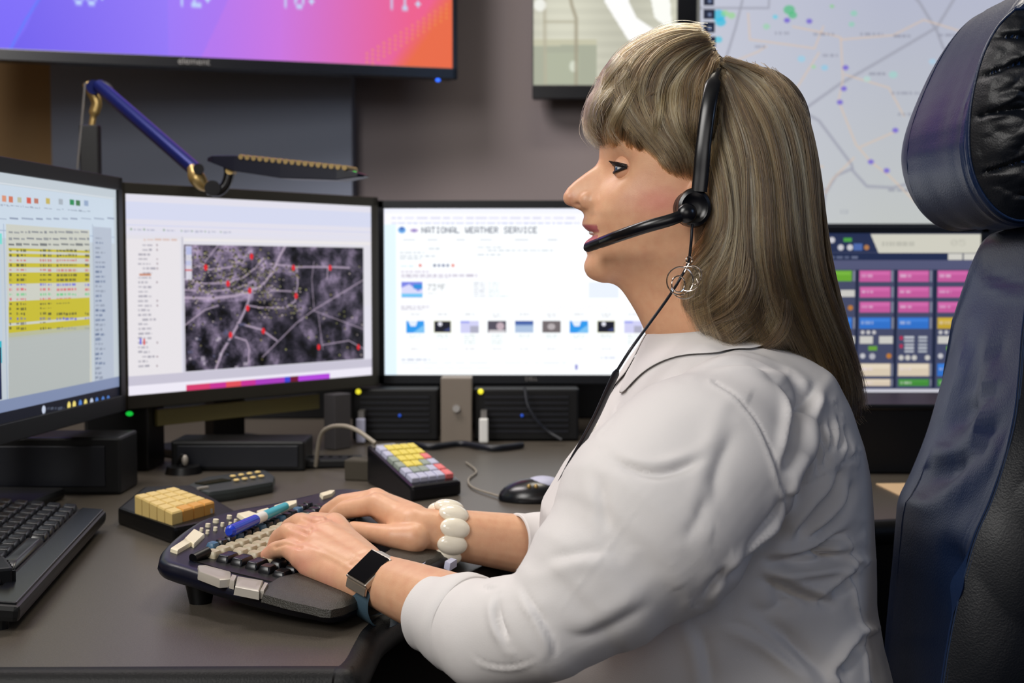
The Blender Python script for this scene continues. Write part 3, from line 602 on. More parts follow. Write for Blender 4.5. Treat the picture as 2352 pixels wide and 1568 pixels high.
# main key rows: rows run along u, arched; columns are the same keycap mesh moved about
def keymesh(wu, wv, h, m):
    bm = nb(); rows = []
    for a, z in ((1.0, 0), (.97, h*.4), (.80, h*.93), (.74, h), (.4, h-.0006)):
        ring = []; rc = .0022; hx, hy = wu/2*a-rc, wv/2*a-rc
        for qx, qy, a0 in ((1, 1, 0), (-1, 1, 90), (-1, -1, 180), (1, -1, 270)):
            for da in (0, 30, 60, 90): t = math.radians(a0+da); ring.append((qx*hx+rc*math.cos(t), qy*hy+rc*math.sin(t), z))
        rows.append(ring)
    bm.free(); bm = grid_loft(rows); me = bpy.data.meshes.new('key'); bm.to_mesh(me); bm.free(); me.materials.append(m)
    me.polygons.foreach_set('use_smooth', [True]*len(me.polygons)); autosmooth(me); return me
KM = {}
def put_key(name, fr_, u, v, w, wu, wv, h, m, par, rot=0):
    kk = (round(wu, 4), round(wv, 4), h, m)
    if kk not in KM: KM[kk] = keymesh(wu, wv, h, M[m])
    o = bpy.data.objects.new(name, KM[kk]); C.objects.link(o); o.parent = par; o.matrix_parent_inverse = Matrix.Translation(-Vector(par.location))
    R_ = (fr_.M @ Matrix.Rotation(rot, 3, 'Z')).to_4x4()
    if R_.determinant() < 0: R_ = R_ @ Matrix.Diagonal((1, -1, 1, 1))
    o.matrix_basis = Matrix.Translation(fr_.at(u, v, w)) @ R_; return o
well = [K.inv(*p, .001) for p in ((450, 1255), (560, 1185), (720, 1140))]
def arch(u): return -.38*max(0, u-.1)**2          # rows bow towards the back
for r_ in range(7):
    v0 = (.0205, .037, .0545, .0705, .0885, .1055, .1225)[r_]
    u = (.056, .030, .024, .024, .022, .018, .016)[r_]; k = 0
    while u < (.30, .30, .29, .28, .27, .24, .2)[r_]:
        wu = .0182
        if r_ in (2, 3, 4) and k == 0: wu = .027+.001*r_
        if r_ == 5: wu = .021
        if r_ == 6: wu = .023 if k != 3 else .07
        if r_ == 0: wu = .0165
        if r_ == 0: m_ = 'keyblue' if k % 3 == 0 else 'keydark'
        elif r_ < 5: m_ = 'keydark' if (k == 0 and r_ > 1) or k > 11 else 'keybeige'
        else: m_ = 'keydark'
        put_key('key', K, u+wu/2, v0+arch(u+wu/2), 0, wu-.0034, (.0134 if r_ else .0105), .0075 if r_ < 6 else .006, m_, kb)
        u += wu; k += 1
put_key('key', K, .020, .139, -.001, .024, .015, .006, 'keydark', kb, rot=.3)
well_ = [(.014, .03), (.05, .012), (.15, .008), (.29, -.004), (.325, .03), (.31, .10), (.25, .133), (.10, .142), (.012, .150), (.004, .09)]
well_ = spline(well_+[well_[0]], 5)[:-1]; wc_ = well_.mean(0)
obj('key_well', grid_loft([[K.at(*(wc_+(p-wc_)*a_), w_) for p in well_] for a_, w_ in ((1.0, -.003), (.995, .0008), (.5, .0010))]), M['black'], kb, smooth=True)
# pen lying across the function keys
pa, pb = K.inv(530, 1216, .016), K.inv(658, 1158, .016)
A_, B_ = K.at(*pa, .0145), K.at(*pb, .0145); d_ = (B_-A_)
pen = thing('highlighter_pen', 'blue and teal pen lying across the keyboard top rows', 'pen', (A_+B_)/2)
bm = nb(); cyl(bm, A_, A_+d_*.42, .0065, .0058, 20); obj('cap', bm, M['penblue'], pen, smooth=True)
bm = nb(); cyl(bm, A_-d_*.03, A_, .004, .0062, 20); obj('clip_end', bm, M['penblue'], pen, smooth=True)
bm = nb(); cyl(bm, A_+d_*.42, A_+d_*.56, .0058, .0058, 20); obj('collar', bm, M['white'], pen, smooth=True)
bm = nb(); cyl(bm, A_+d_*.56, A_+d_*.98, .0055, .0045, 20); obj('barrel', bm, M['penteal'], pen, smooth=True)

# ------------------------------------------------------------------ second keyboard at the left edge
q0 = PZ(45, 1392, .775); q1 = PZ(246, 1172, .775)
K2 = Frame(q0, (q1-q0).normalized(), (-.95, .3, .10)); L2 = (q1-q0).length
k2 = thing('flat_keyboard', 'plain black keyboard with raised feet at the left frame edge', 'keyboard', (q0+q1)/2-Vector((.08, 0, 0))); k2.location.z = DZ
W2, D2 = L2, .17
bm = nb(); box(bm, K2.at(W2/2, D2/2, -.008), (W2, D2, .016), K2.M); obj('case', bm, M['black'], k2, bevel=.005)
bm = nb(); box(bm, K2.at(W2/2, .017, .0008), (W2-.01, .026, .003), K2.M); obj('wrist_strip', bm, M['blackgloss'], k2, bevel=.001)
for uu in (.02, W2-.02):
    for vv, bb in ((.02, .0), (D2-.02, .0)):
        p = K2.at(uu, vv, -.015); bm = nb(); cyl(bm, p, (p.x, p.y, DZ), .008, .007, 12); obj('foot', bm, M['black'], k2)
for r_ in range(6):
    for k in range(16):
        u = .012+(W2-.024)*(k+.5)/16
        if r_ == 0 and 4 <= k <= 8:
            if k == 6: put_key('key', K2, u, .042, 0, (W2-.024)/16*5-.002, .0165, .008, 'keydark', k2)
            continue
        put_key('key', K2, u, .042+.0195*r_, 0, (W2-.024)/16-.002, .0168, .008, 'keydark', k2)
# black ribbed box at the far left corner
c0 = P(-30, 1355, 1.22); 
c0.x -= .02
bxx = thing('ribbed_box', 'small black ribbed box cut off by the left frame edge', 'box', (c0.x, 1.24, DZ))
obj('body', bx((c0.x-.01, 1.255, DZ+.022), (.07, .06, .044), yawM(.5)), M['black'], bxx, bevel=.003)
bm = nb()
for k in range(6): v_ = yawM(.5) @ Vector((.036, -.025+k*.01, 0)); box(bm, (c0.x-.01+v_.x, 1.255+v_.y, DZ+.022), (.004, .004, .036), yawM(.5))
obj('ribs', bm, M['black'], bxx)

# ------------------------------------------------------------------ beige button pad, desk phone, yellow keypad, block, mouse
def PZs(pts, z): return [PZ(*p, z) for p in pts]
c0 = PZ(410, 1190, DZ)
pad = thing('programming_pad', 'small black pad with a block of aged beige buttons', 'keypad', c0)
base = [PZ(*p, .775) for p in ((270, 1160), (330, 1112), (440, 1108), (541, 1166), (538, 1178), (400, 1205))]
def slab(pts, z1, z0=DZ, rnd=.006):
    pts = [(p.x, p.y) for p in pts]; bm = prism(pts, z0, z1); return bm
obj('base', slab(base, .772), M['black'], pad, bevel=.005)
a_, b_, c_, d_ = PZ(308, 1136, .795), PZ(395, 1178, .787), PZ(494, 1151, .787), PZ(400, 1117, .795)
for i in range(5):
    for j in range(4):
        s0, s1, t0, t1 = i/5+.008, (i+1)/5-.008, j/4+.01, (j+1)/4-.01
        f = lambda s_, t_: (a_*(1-s_)+b_*s_)*(1-t_)+(d_*(1-s_)+c_*s_)*t_
        q = [f(s0, t0), f(s1, t0), f(s1, t1), f(s0, t1)]; lo = [Vector((p.x, p.y, .771)) for p in q]
        cq = sum(q, Vector())/4; bm = grid_loft([lo, [p-Vector((0, 0, .002)) for p in q], [cq+(p-cq)*.86 for p in q]])
        obj('button', bm, M['padorange'] if (i == 4 and j in (1, 2, 3)) else M['padbeige'], pad)
obj('label_strip', bx(PZ(440, 1178, .776), (.055, .008, .006), yawM(.75)), M['silver'], pad)
# grey desk phone handset
c0 = PZ(530, 1125, DZ)
ph = thing('desk_phone', 'low dark grey slanted device with pale round buttons behind the beige pad', 'telephone', c0)
q = [PZ(*p, .768) for p in ((430, 1112), (470, 1094), (560, 1082), (612, 1078), (632, 1092), (628, 1104), (540, 1120), (480, 1128), (440, 1124))]
obj('body', slab([p for p in q], .768), mat('slate_plastic', (46, 52, 52), .4), ph, bevel=.006)
for i in range(4):
    for j in range(2):
        p = PZ(535+i*19+j*8, 1093-i*3+j*9, .771); bm = nb(); ell(bm, p, (.0048, .0048, .002)); obj('button', bm, M['padbeige'], ph, smooth=True)
obj('display_window', bx(PZ(490, 1106, .769), (.05, .022, .002), yawM(.9)), mat('dim_lcd', (34, 34, 22), .2), ph)
obj('volume_tab', bx(PZ(466, 1120, .770), (.018, .005, .003), yawM(.9)), M['silver'], ph)
# sloping keypad with yellow keys
Fz = PZ(950, 1136, DZ)
A1, B1, C1, D1 = PZ(948, 1108, .770), PZ(1058, 1094, .770), PZ(945, 1016, .812), PZ(855, 1022, .812)
A1 = PZ(945, 1118, .772); B1 = PZ(1060, 1103, .772); C1 = P(942, 1014, B1.y+.165); D1 = P(842, 1022, A1.y+.165)
kp = thing('sloping_keypad', 'sloping black keypad with yellow, grey and pink keys', 'keypad', Vector(((A1.x+D1.x)/2, (A1.y+D1.y)/2, DZ)))
bm = grid_loft([[Vector((p.x, p.y, DZ)) for p in (A1, B1, C1, D1)], [A1, B1, C1, D1]]); obj('body', bm, M['blackgloss'], kp, bevel=.005)
nrm = (B1-A1).cross(D1-A1).normalized(); nrm = nrm if nrm.z > 0 else -nrm
def kpp(s_, t_, w_): return (A1*(1-s_)+B1*s_)*(1-t_)+(D1*(1-s_)+C1*s_)*t_+nrm*w_
cols = [['lilackey', 'lilackey', 'lilackey', 'lilackey', 'pinkkey'], ['lilackey', 'greykey', 'greykey', 'lilackey', 'pinkkey'], ['greykey', 'yellow', 'yellow', 'greykey', 'lilackey'], ['greykey', 'yellow', 'yellow', 'yellow', 'pinkkey'], ['lilackey', 'yellow', 'yellow', 'yellow', 'yellow'], ['lilackey', 'yellow', 'yellow', 'yellow', 'yellow']]
for j in range(6):
    for i in range(5):
        s0, s1, t0, t1 = .07+i*.172+.008, .07+(i+1)*.172-.008, .07+j*.135+.008, .07+(j+1)*.135-.008
        lo = [kpp(s0, t0, 0), kpp(s1, t0, 0), kpp(s1, t1, 0), kpp(s0, t1, 0)]; hi = [p+nrm*.006 for p in lo]; cq = sum(hi, Vector())/4
        obj('key', grid_loft([lo, [cq+(p-cq)*.94 for p in hi], [cq+(p-cq)*.8+nrm*.001 for p in hi]]), M[cols[j][i]], kp)
obj('display_strip', grid_loft([[kpp(.06, .90, 0), kpp(.6, .90, 0), kpp(.6, .97, 0), kpp(.06, .97, 0)], [kpp(.06, .90, .002), kpp(.6, .90, .002), kpp(.6, .97, .002), kpp(.06, .97, .002)]]), M['steel'], kp)
cb = spline([P(862, 1018, D1.y), P(845, 1005, D1.y+.01), P(820, 988, D1.y+.03), P(790, 978, D1.y+.06), P(755, 982, D1.y+.1), P(735, 1005, D1.y+.13), (P(725, 1040, D1.y+.15).x, D1.y+.15, DZ+.004)], 6)
bm = nb(); tube(bm, cb, .0035, 10); obj('cord', bm, M['cablegrey'], kp, smooth=True)
p = PZ(832, 1105, DZ); tag(obj('cardboard_block', bx((p.x, p.y+.02, DZ+.0165), (.05, .04, .033), yawM(-.25)), M['cardboard'], bevel=.003), 'small dark brown block beside the sloping keypad', 'box')
p = PZ(745, 1075, DZ); bm = nb(); box(bm, (p.x, p.y+.02, DZ+.008), (.12, .05, .016), yawM(.08)); t = thing('remote_control', 'flat black remote with tiny buttons lying behind the brown block', 'remote control', (p.x, p.y+.02, DZ)); obj('body', bm, M['black'], t, bevel=.004)
for k in range(6): obj('button', bx((p.x-.04+k*.016, p.y+.02, DZ+.017), (.006, .01, .003)), M['black'], t)
# mouse
p = PZ(1228, 1157, DZ); ms = thing('computer_mouse', 'black mouse with a silver top on the desk beyond her arm', 'mouse', (p.x, p.y+.03, DZ))
bm = nb(); ell(bm, (p.x, p.y+.03, DZ+.002), (.052, .034, .030)); 
for v in bm.verts: v.co.z = max(v.co.z, DZ+.001)
obj('body', bm, M['blackgloss'], ms, smooth=True)
bm = nb(); ell(bm, (p.x+.012, p.y+.032, DZ+.019), (.030, .022, .0158)); obj('top_shell', bm, M['lilackey'], ms, smooth=True)
for dx in (-.018, -.008): bm = nb(); ell(bm, (p.x+dx+.01, p.y+.008, DZ+.023), (.0035, .004, .004)); obj('thumb_button', bm, M['brass'], ms, smooth=True)
bm = nb(); tube(bm, spline([(p.x-.05, p.y+.04, DZ+.004), (p.x-.09, p.y+.12, DZ+.003), (p.x-.10, p.y+.2, DZ+.003), (p.x-.09, p.y+.28, DZ+.003), (p.x-.11, p.y+.38, DZ+.003)], 8), .0016, 8); obj('cord', bm, M['cablegrey'], ms, smooth=True)

# ------------------------------------------------------------------ under the monitors: computers, bracket plate, added dark blocks
def box_pc(px0, px1, ptop, Y, label, led, name='computer_tower'):
    a, b = P(px0, 950, Y), P(px1, 950, Y); zt = P(0, ptop, Y).z; W_ = b.x-a.x; cx_ = (a.x+b.x)/2
    t = thing(name, label, 'computer', (cx_, Y+.1, DZ), 'desktop computers under the monitors')
    obj('case', bx((cx_, Y+.095, (DZ+zt)/2+.001), (W_, .18, zt-DZ-.002)), M['black'], t, bevel=.004)
    bm = nb()
    for k in range(7): box(bm, (cx_, Y+.003, DZ+.02+k*.011), (W_*.8, .006, .004))
    obj('front_grille', bm, M['cable'], t)
    p = P(*led, Y-.002); bm = nb(); ell(bm, p, (.0052, .004, .0052)); obj('power_light', bm, M['ledy'], t, smooth=True)
    p = P(led[0]+95, led[1]+55, Y-.002); bm = nb(); ell(bm, p, (.003, .003, .003)); obj('drive_light', bm, M['ledbd'], t, smooth=True)
    return t
box_pc(808, 1006, 893, 2.50, 'black computer left of the grey pillar under the weather monitor', (823, 899))
box_pc(1088, 1330, 893, 2.50, 'black computer right of the grey pillar under the weather monitor', (1104, 899))
a, b = P(1012, 900, 2.47), P(1083, 900, 2.47); zt = P(0, 868, 2.47).z
t = thing('grey_cabinet', 'narrow upright grey pillar between the two black computers', 'cabinet', ((a.x+b.x)/2, 2.5, DZ))
obj('body', bx(((a.x+b.x)/2, 2.505, (DZ+zt)/2), (b.x-a.x, .06, zt-DZ)), mat('warm_grey_metal', (122, 112, 100), .5), t, bevel=.002)
bm = nb(); cyl(bm, P(1048, 938, 2.474), P(1048, 938, 2.468), .007, .007, 20); obj('round_badge', bm, M['steel'], t)
for px_, lab in ((829, 'grey memory stick hanging below the middle monitor corner'), (1111, 'white memory stick hanging beside the grey pillar')):
    c = P(px_, 988, 2.46); t = thing('memory_stick', lab, 'memory stick', (c.x, c.y, c.z), 'memory sticks plugged into the computers')
    obj('body', bx(c, (.017, .012, .046)), M['white' if px_ > 1000 else 'lilackey'], t, bevel=.003)
    obj('plug', bx(c+Vector((0, .018, .03)), (.011, .035, .012)), M['steel'], t)
# olive cross plate and column under the middle monitor
Rn = R2.normalized(); Nn2 = Vector((-Rn.y, Rn.x, 0))
a = P(357, 955, 2.17)+Vector((0, 0, 0)); b = a+Rn*.36
t = thing('monitor_bracket', 'olive metal cross plate and grey column under the aerial map monitor', 'bracket', ((a.x+b.x)/2, (a.y+b.y)/2, DZ))
Mx = Matrix((Rn, Nn2, (0, 0, 1))).transposed(); cc = (a+b)/2; zt = .848; zb = P(357, 978, a.y).z
obj('cross_plate', bx((cc.x, cc.y, (zt+zb)/2), ((b-a).length, .012, zt-zb), Mx), M['olive'], t, bevel=.001)
pc = P(775, 950, 2.40); obj('column', bx((pc.x, pc.y, (DZ+.854)/2), (.04, .03, .852-DZ), Mx), mat('grey_column', (84, 82, 84), .4, metal=.4), t, bevel=.002)
p = P(294, 951, 2.12); t = thing('network_switch', 'small black box with a green light below the monitor corner', 'network box', (p.x, p.y+.05, DZ))
obj('body', bx((p.x-.02, p.y+.06, (DZ+p.z+.012)/2), (.10, .1, p.z+.012-DZ)), M['black'], t, bevel=.003)
bm = nb(); ell(bm, (p.x, p.y+.008, p.z), (.006, .003, .004)); obj('status_light', bm, M['ledg'], t, smooth=True)
# black equipment box behind the chair gap, back desk mat
a, b = P(1700, 1000, 2.1), P(2420, 1000, 2.1); zt = P(0, 936, 2.1).z
t = thing('equipment_case', 'long black equipment case on the desk under the radio monitor', 'case', ((a.x+b.x)/2, 2.2, DZ))
obj('body', bx(((a.x+b.x)/2, 2.2, (DZ+zt)/2), (b.x-a.x, .2, zt-DZ)), M['black'], t, bevel=.004)
obj('lid', bx(((a.x+b.x)/2, 2.2, zt+.001), (b.x-a.x+.008, .208, .01)), M['black'], t, bevel=.003)
q = [PZ(*p, DZ+.002) for p in ((2012, 1110), (2200, 1108), (2180, 1178), (2110, 1158))]
tag(obj('paper_sheet', slab(q, DZ+.0022, DZ+.0004), M['paper']), 'beige paper corner on the back desk beside the chair', 'paper')
for x0, x1, y0, Ya, zt, nm, lab in ((-1.02, -.575, 0, 1.905, .835, 'shade_block', 'added black block for the shade under the left monitor'), (-.56, -.34, 0, 2.13, .80, 'shade_block', 'added black block for the shade under the aerial map monitor')):  # added blocks, their black stands in for shade below the monitors
    t = thing(nm, lab, 'case', ((x0+x1)/2, Ya+.06, DZ), 'added shade blocks under the monitors'); obj('body', bx(((x0+x1)/2, Ya+.045, (DZ+zt)/2+.0005), (x1-x0, .09, zt-DZ-.001)), M['black'], t, bevel=.004)
    obj('block_front', bx(((x0+x1)/2, Ya-.001, (DZ+zt)/2), ((x1-x0)*.9, .004, (zt-DZ)*.7)), M['cable'], t, bevel=.001)
# coiled cables and a black headset cradle in the dark
for k, (pts, r_, lab) in enumerate([([(940, 1028, 2.42), (990, 1040, 2.38), (1060, 1034, 2.42), (1130, 1042, 2.36), (1200, 1036, 2.4)], .006, 'thick black cable lying in front of the computers'), ([(1205, 890, 2.47), (1212, 930, 2.455), (1232, 965, 2.45), (1258, 990, 2.45), (1290, 1010, 2.44)], .003, 'thin dark cable hanging under the weather monitor')]):
    bm = nb(); q = spline([P(*p) for p in pts], 8)
    if k == 0: q[:, 2] = DZ+.007
    tube(bm, q, r_, 10); tag(obj('power_cable', bm, M['cable'], smooth=True), lab, 'cable')

# ------------------------------------------------------------------ jointed desk lamp
t = thing('jointed_lamp', 'black and blue jointed desk lamp with a ribbed flat head', 'lamp', (P(195, 400, 2.42).x, 2.42, DZ))
top = P(212, 215, 2.42); b0 = Vector((top.x-.01, 2.42, DZ))
bm = nb(); box(bm, (b0+top)/2, (.036, .02, (top-b0).length), Matrix.Identity(3)); obj('lower_arm', bx(((b0.x+top.x)/2, 2.42, (DZ+P(0, 288, 2.42).z)/2+.001), (.035, .022, P(0, 288, 2.42).z-DZ-.001)), M['black'], t, bevel=.003)
bm = nb(); tube(bm, spline([P(210, 292, 2.42), P(216, 260, 2.42), P(222, 235, 2.42), P(208, 205, 2.42), P(200, 190, 2.42)], 5), [.006]*5+[.010]*16, 12, flat=((0, 1, 0), .6)); obj('elbow_bracket', bm, M['brass'], t, smooth=True)
bm = nb(); tube(bm, [P(196, 190, 2.41), P(178, 388, 2.41)], .0022, 8); obj('tension_rod', bm, M['steel'], t, smooth=True)
bm = nb(); cyl(bm, P(215, 200, 2.395), P(215, 200, 2.445), .013, .013, 20); obj('elbow_joint', bm, M['armblue'], t, smooth=True)
bm = nb(); tube(bm, [P(228, 198, 2.40), P(452, 393, 2.18)], [.0125, .0125], 16); obj('upper_arm', bm, M['armblue'], t, smooth=True)
bm = nb(); tube(bm, spline([P(225, 188, 2.395), P(250, 196, 2.39), P(258, 218, 2.38)], 4), .004, 8); obj('cable_loop', bm, M['black'], t, smooth=True)
bm = nb(); tube(bm, spline([P(442, 385, 2.18), P(452, 408, 2.17), P(468, 425, 2.17), P(482, 428, 2.17)], 4), [.009, .010, .012, .013, .014, .014, .013, .012, .011, .010, .009, .009, .008][:13], 12); obj('wrist_bracket', bm, M['brass'], t, smooth=True)
for px_, py_, r_ in ((456, 388, .009), (488, 432, .013)): bm = nb(); cyl(bm, P(px_, py_, 2.155), P(px_, py_, 2.185), r_, r_, 20); obj('joint_knob', bm, M['blackgloss'], t, smooth=True)
bm = nb(); tube(bm, spline([P(478, 436, 2.17), P(500, 440, 2.17), P(518, 425, 2.17), P(526, 400, 2.17), P(524, 378, 2.17)], 5), .0085, 12); obj('neck', bm, M['blackgloss'], t, smooth=True)
bm = nb(); cyl(bm, P(531, 392, 2.17)-Vector((0, .012, 0)), P(531, 392, 2.17)+Vector((0, .012, 0)), .007, .007, 16); obj('tan_knuckle', bm, M['brass'], t, smooth=True)
h0, h1 = P(484, 366, 2.17), P(842, 404, 2.10); hd = (h1-h0).normalized(); sd = Vector((0, 0, 1)).cross(hd).normalized(); up = hd.cross(sd)
Mh = Matrix((hd, sd, up)).transposed(); Lh = (h1-h0).length
rows = []
for f, hw, z0, z1 in ((0, .012, -.004, .002), (.05, .022, -.006, .006), (.2, .024, -.016, .010), (.5, .025, -.019, .010), (.85, .024, -.012, .009), (.97, .018, -.004, .003), (1.0, .010, -.002, .001)):
    c = h0+hd*Lh*f; rows.append([c+sd*hw+up*z0, c-sd*hw+up*z0, c-sd*hw+up*z1, c+sd*hw+up*z1])
obj('lamp_head', grid_loft(rows), M['bluegloss'], t, bevel=.0015)
bm = nb()
for k in range(17): c = h0+hd*Lh*(.24+k*.041)+up*.0085; cyl(bm, c-sd*.0255, c+sd*.022, .0042, .0042, 10)
obj('heat_ribs', bm, mat('tan_rib_metal', (150, 128, 82), .4, metal=.5), t, smooth=True)
bm = nb(); ell(bm, h1-hd*.018+up*.003-sd*.014, (.006, .004, .002)); obj('power_light', bm, M['ledg'], t, smooth=True)
# gooseneck microphone tip in the dark
t = thing('gooseneck_microphone', 'slim black gooseneck microphone in the shadow left of the desk phone', 'microphone', (PZ(400, 1100, DZ).x, PZ(400, 1100, DZ).y+.06, DZ))
bm = nb(); pb = t.location; tube(bm, spline([pb, (pb.x, pb.y, DZ+.03), P(408, 1066, pb.y), P(418, 1052, pb.y-.005)], 6), .003, 8); obj('neck', bm, M['black'], t, smooth=True)
bm = nb(); ell(bm, P(425, 1057, pb.y-.01), (.005, .006, .009)); obj('tip', bm, M['silver'], t, smooth=True)
bm = nb(); cyl(bm, (pb.x, pb.y, DZ), (pb.x, pb.y, DZ+.012), .03, .026, 24); obj('base', bm, M['black'], t, smooth=True)

# ------------------------------------------------------------------ the person
YM = 1.33                                    # depth of her mid plane
wx = lambda px, py=500: P(px, py, YM).x
wz = lambda py: P(1500, py, YM).z
def interp(tab, col, y): return float(np.interp(y, [r[0] for r in tab], [r[col] for r in tab]))
# profile (image row -> front x) and its base without nose, both at the mid plane
PROF = [(128, 1560), (135, 1500), (150, 1455), (175, 1425), (215, 1402), (260, 1390), (300, 1383), (330, 1378), (350, 1376), (368, 1375), (382, 1366), (400, 1340), (417, 1318), (433, 1302), (443, 1297), (454, 1299), (467, 1306), (477, 1317), (482, 1332), (487, 1340), (497, 1342), (508, 1338), (516, 1336), (524, 1343), (530, 1350), (536, 1362), (540, 1366), (545, 1358), (550, 1350), (556, 1344), (564, 1340), (573, 1344), (585, 1350), (591, 1348), (607, 1341), (620, 1342), (634, 1349), (643, 1362), (650, 1385)]
BASE = [(128, 1560), (135, 1500), (150, 1455), (175, 1425), (215, 1402), (260, 1390), (300, 1383), (330, 1379), (368, 1379), (400, 1376), (440, 1366), (480, 1352), (487, 1347), (500, 1347), (516, 1346), (536, 1352), (556, 1350), (573, 1350), (591, 1349), (607, 1344), (620, 1345), (634, 1352), (643, 1365), (650, 1388)]
BACK = [(128, 1600), (135, 1660), (150, 1710), (200, 1770), (260, 1800), (340, 1805), (420, 1790), (480, 1765), (530, 1740), (570, 1700), (600, 1640), (625, 1560), (640, 1490), (650, 1430)]
WID = [(128, .004), (135, .022), (150, .038), (175, .051), (215, .062), (260, .069), (330, .0725), (390, .071), (430, .069), (470, .067), (510, .064), (550, .060), (590, .052), (615, .042), (635, .030), (650, .012)]
XCT = [(128, 1580), (260, 1590), (480, 1600), (560, 1585), (600, 1540), (630, 1470), (650, 1405)]
_yy = np.arange(100, 700.)
def smooth_tab(tab, c, sg):
    v = np.interp(_yy, [r[0] for r in tab], [r[c] for r in tab]); k = np.exp(-.5*(np.arange(-40, 41)/sg)**2); k /= k.sum()
    return np.convolve(np.pad(v, 40, 'edge'), k, 'valid')
SM = {'p': smooth_tab(PROF, 1, 1.8), 'b': smooth_tab(BASE, 1, 5), 'k': smooth_tab(BACK, 1, 12), 'w': smooth_tab(WID, 1, 10), 'c': smooth_tab(XCT, 1, 15)}
hv = lambda k, y: float(np.interp(y, _yy, SM[k]))
rows = []; NT = 200
tt = np.linspace(0, 1, NT, endpoint=False)
ang = 2*np.pi*tt; ang = ang-.45*np.sin(ang)          # more points at the face (ang = 0)
for y in list(np.linspace(129, 340, 60))+list(np.linspace(342, 649.5, 190)):
    z = wz(y); xf, xb, xk, W_, xc = hv('p', y), hv('b', y), hv('k', y), hv('w', y), hv('c', y)
    if y < 150: xf = xb = interp(PROF, 1, y); xk = interp(BACK, 1, y); W_ = interp(WID, 1, y)
    if y > 640: W_ = min(W_, interp(WID, 1, y)); xk = min(xk, max(xf+6, interp(BACK, 1, y)))
    s2 = 2273./1.0; row = []
    XF, XB, XK, XC = wx(xf, y), wx(xb, y), wx(xk, y), wx(xc, y)
    for a in ang:
        c_, s_ = math.cos(a), math.sin(a); n_ = 2.15
        cc = abs(c_)**(2/n_); ss = abs(s_)**(2/n_)
        yl = W_*ss*math.copysign(1, s_)
        if c_ >= 0:
            af = XC-XB; x = XC-af*cc
            # nose: narrow at the bridge, wide at the wings
            wn = np.interp(y, [365, 400, 440, 465, 484, 500], [.008, .010, .0135, .0165, .013, .012])
            wm = .0225 if 500 < y < 578 else (.017 if y >= 578 else wn)
            dd = XF-XB; ww = wn if y < 494 else wm
            x += dd*math.exp(-abs(yl/ww)**(2.6 if y < 500 else 3))
            # eye socket
            for sy in (-1, 1):
                e = ((yl-sy*.033)/.016)**2+((y-392)/36)**2
                x += .0135*math.exp(-e)*(c_ > .2)
                # cheek bone and cheek
                e = ((yl-sy*.050)/.02)**2+((y-468)/45)**2; x -= .004*math.exp(-e)
                e = ((yl-sy*.024)/.010)**2+((y-505)/22)**2; x += .0015*math.exp(-e)
        else: x = XC+(XK-XC)*cc
        row.append((x, YM+yl, z))
    rows.append(row)
body = grid_loft(np.array(rows)[::-1])
# nose wings
for sy in (-1, 1): ell(body, P(1352, 462, YM)+Vector((0, sy*.0125, 0)), (.0105, .0065, .0095))
ell(body, P(1312, 454, YM), (.0085, .0095, .0085))
# ears
for sy in (-1, 1): ell(body, P(1592, 470, YM)+Vector((0, sy*.071, 0)), (.016, .008, .030), Matrix.Rotation(.2, 3, 'Y'))
def Q(px, py, Y): return P(px, py, Y)
# neck and soft underchin
capsule(body, Q(1640, 540, YM), Q(1665, 830, YM), .062, .072, 64)
capsule(body, Q(1478, 600, YM), Q(1588, 715, YM), .036, .050, 48)
capsule(body, Q(1520, 595, YM), Q(1610, 740, YM), .046, .058, 48)
for sy in (-1, 1): capsule(body, Q(1560, 600, YM+sy*.018), Q(1630, 720, YM+sy*.014), .040, .055, 48)
# torso core under the shirt
def torso_rows(inset=0, y0=745):
    T = [(768, 1535, 1720, .055), (784, 1500, 1775, .085), (803, 1480, 1822, .122), (828, 1463, 1862, .155), (850, 1447, 1890, .178), (920, 1404, 1925, .192), (1000, 1350, 1955, .194), (1080, 1290, 1972, .192), (1160, 1243, 1980, .190), (1250, 1238, 1985, .190), (1350, 1242, 1983, .194), (1450, 1240, 2002, .202), (1600, 1235, 2042, .215), (1800, 1240, 2070, .23), (1990, 1260, 2080, .235)]
    R_ = []
    for y in np.linspace(y0, 1985, 60):
        f, b, W_ = interp(T, 1, y), interp(T, 2, y), interp(T, 3, y)
        XF, XB = wx(f, y)+inset, wx(b, y)-inset; W_ -= inset; xc = XF+(XB-XF)*.52; row = []
        for k in range(72):
            a = 2*math.pi*k/72; n_ = 2.35; c_, s_ = math.cos(a), math.sin(a)
            row.append((xc-(xc-XF if c_ > 0 else XB-xc)*abs(c_)**(2/n_)*math.copysign(1, c_), YM+W_*abs(s_)**(2/n_)*math.copysign(1, s_), wz(y)))
        R_.append(row)
    return R_
append_bm(body, grid_loft(np.array(torso_rows(.022, 790))[::-1]))
# arms: shoulder, elbow, wrist
NS, NE, NW = Q(1690, 1000, 1.16), Q(1225, 1472, 1.075), Q(850, 1325, 1.228)
FS, FE, FW = Q(1680, 960, 1.51), Q(1340, 1268, 1.49), Q(965, 1216, 1.41)
chain(body, [NS, NS.lerp(NE, .5), NE], [.05, .05, .036])
fm = NE.lerp(NW, .35); chain(body, [NE, fm, NE.lerp(NW, .75), NW], [.033, .034, .0285, .0240])
chain(body, [FS, FS.lerp(FE, .5), FE], [.06, .05, .038]); fm = FE.lerp(FW, .35)
chain(body, [FE, fm, FE.lerp(FW, .75), FW], [.035, .034, .0285, .0235])
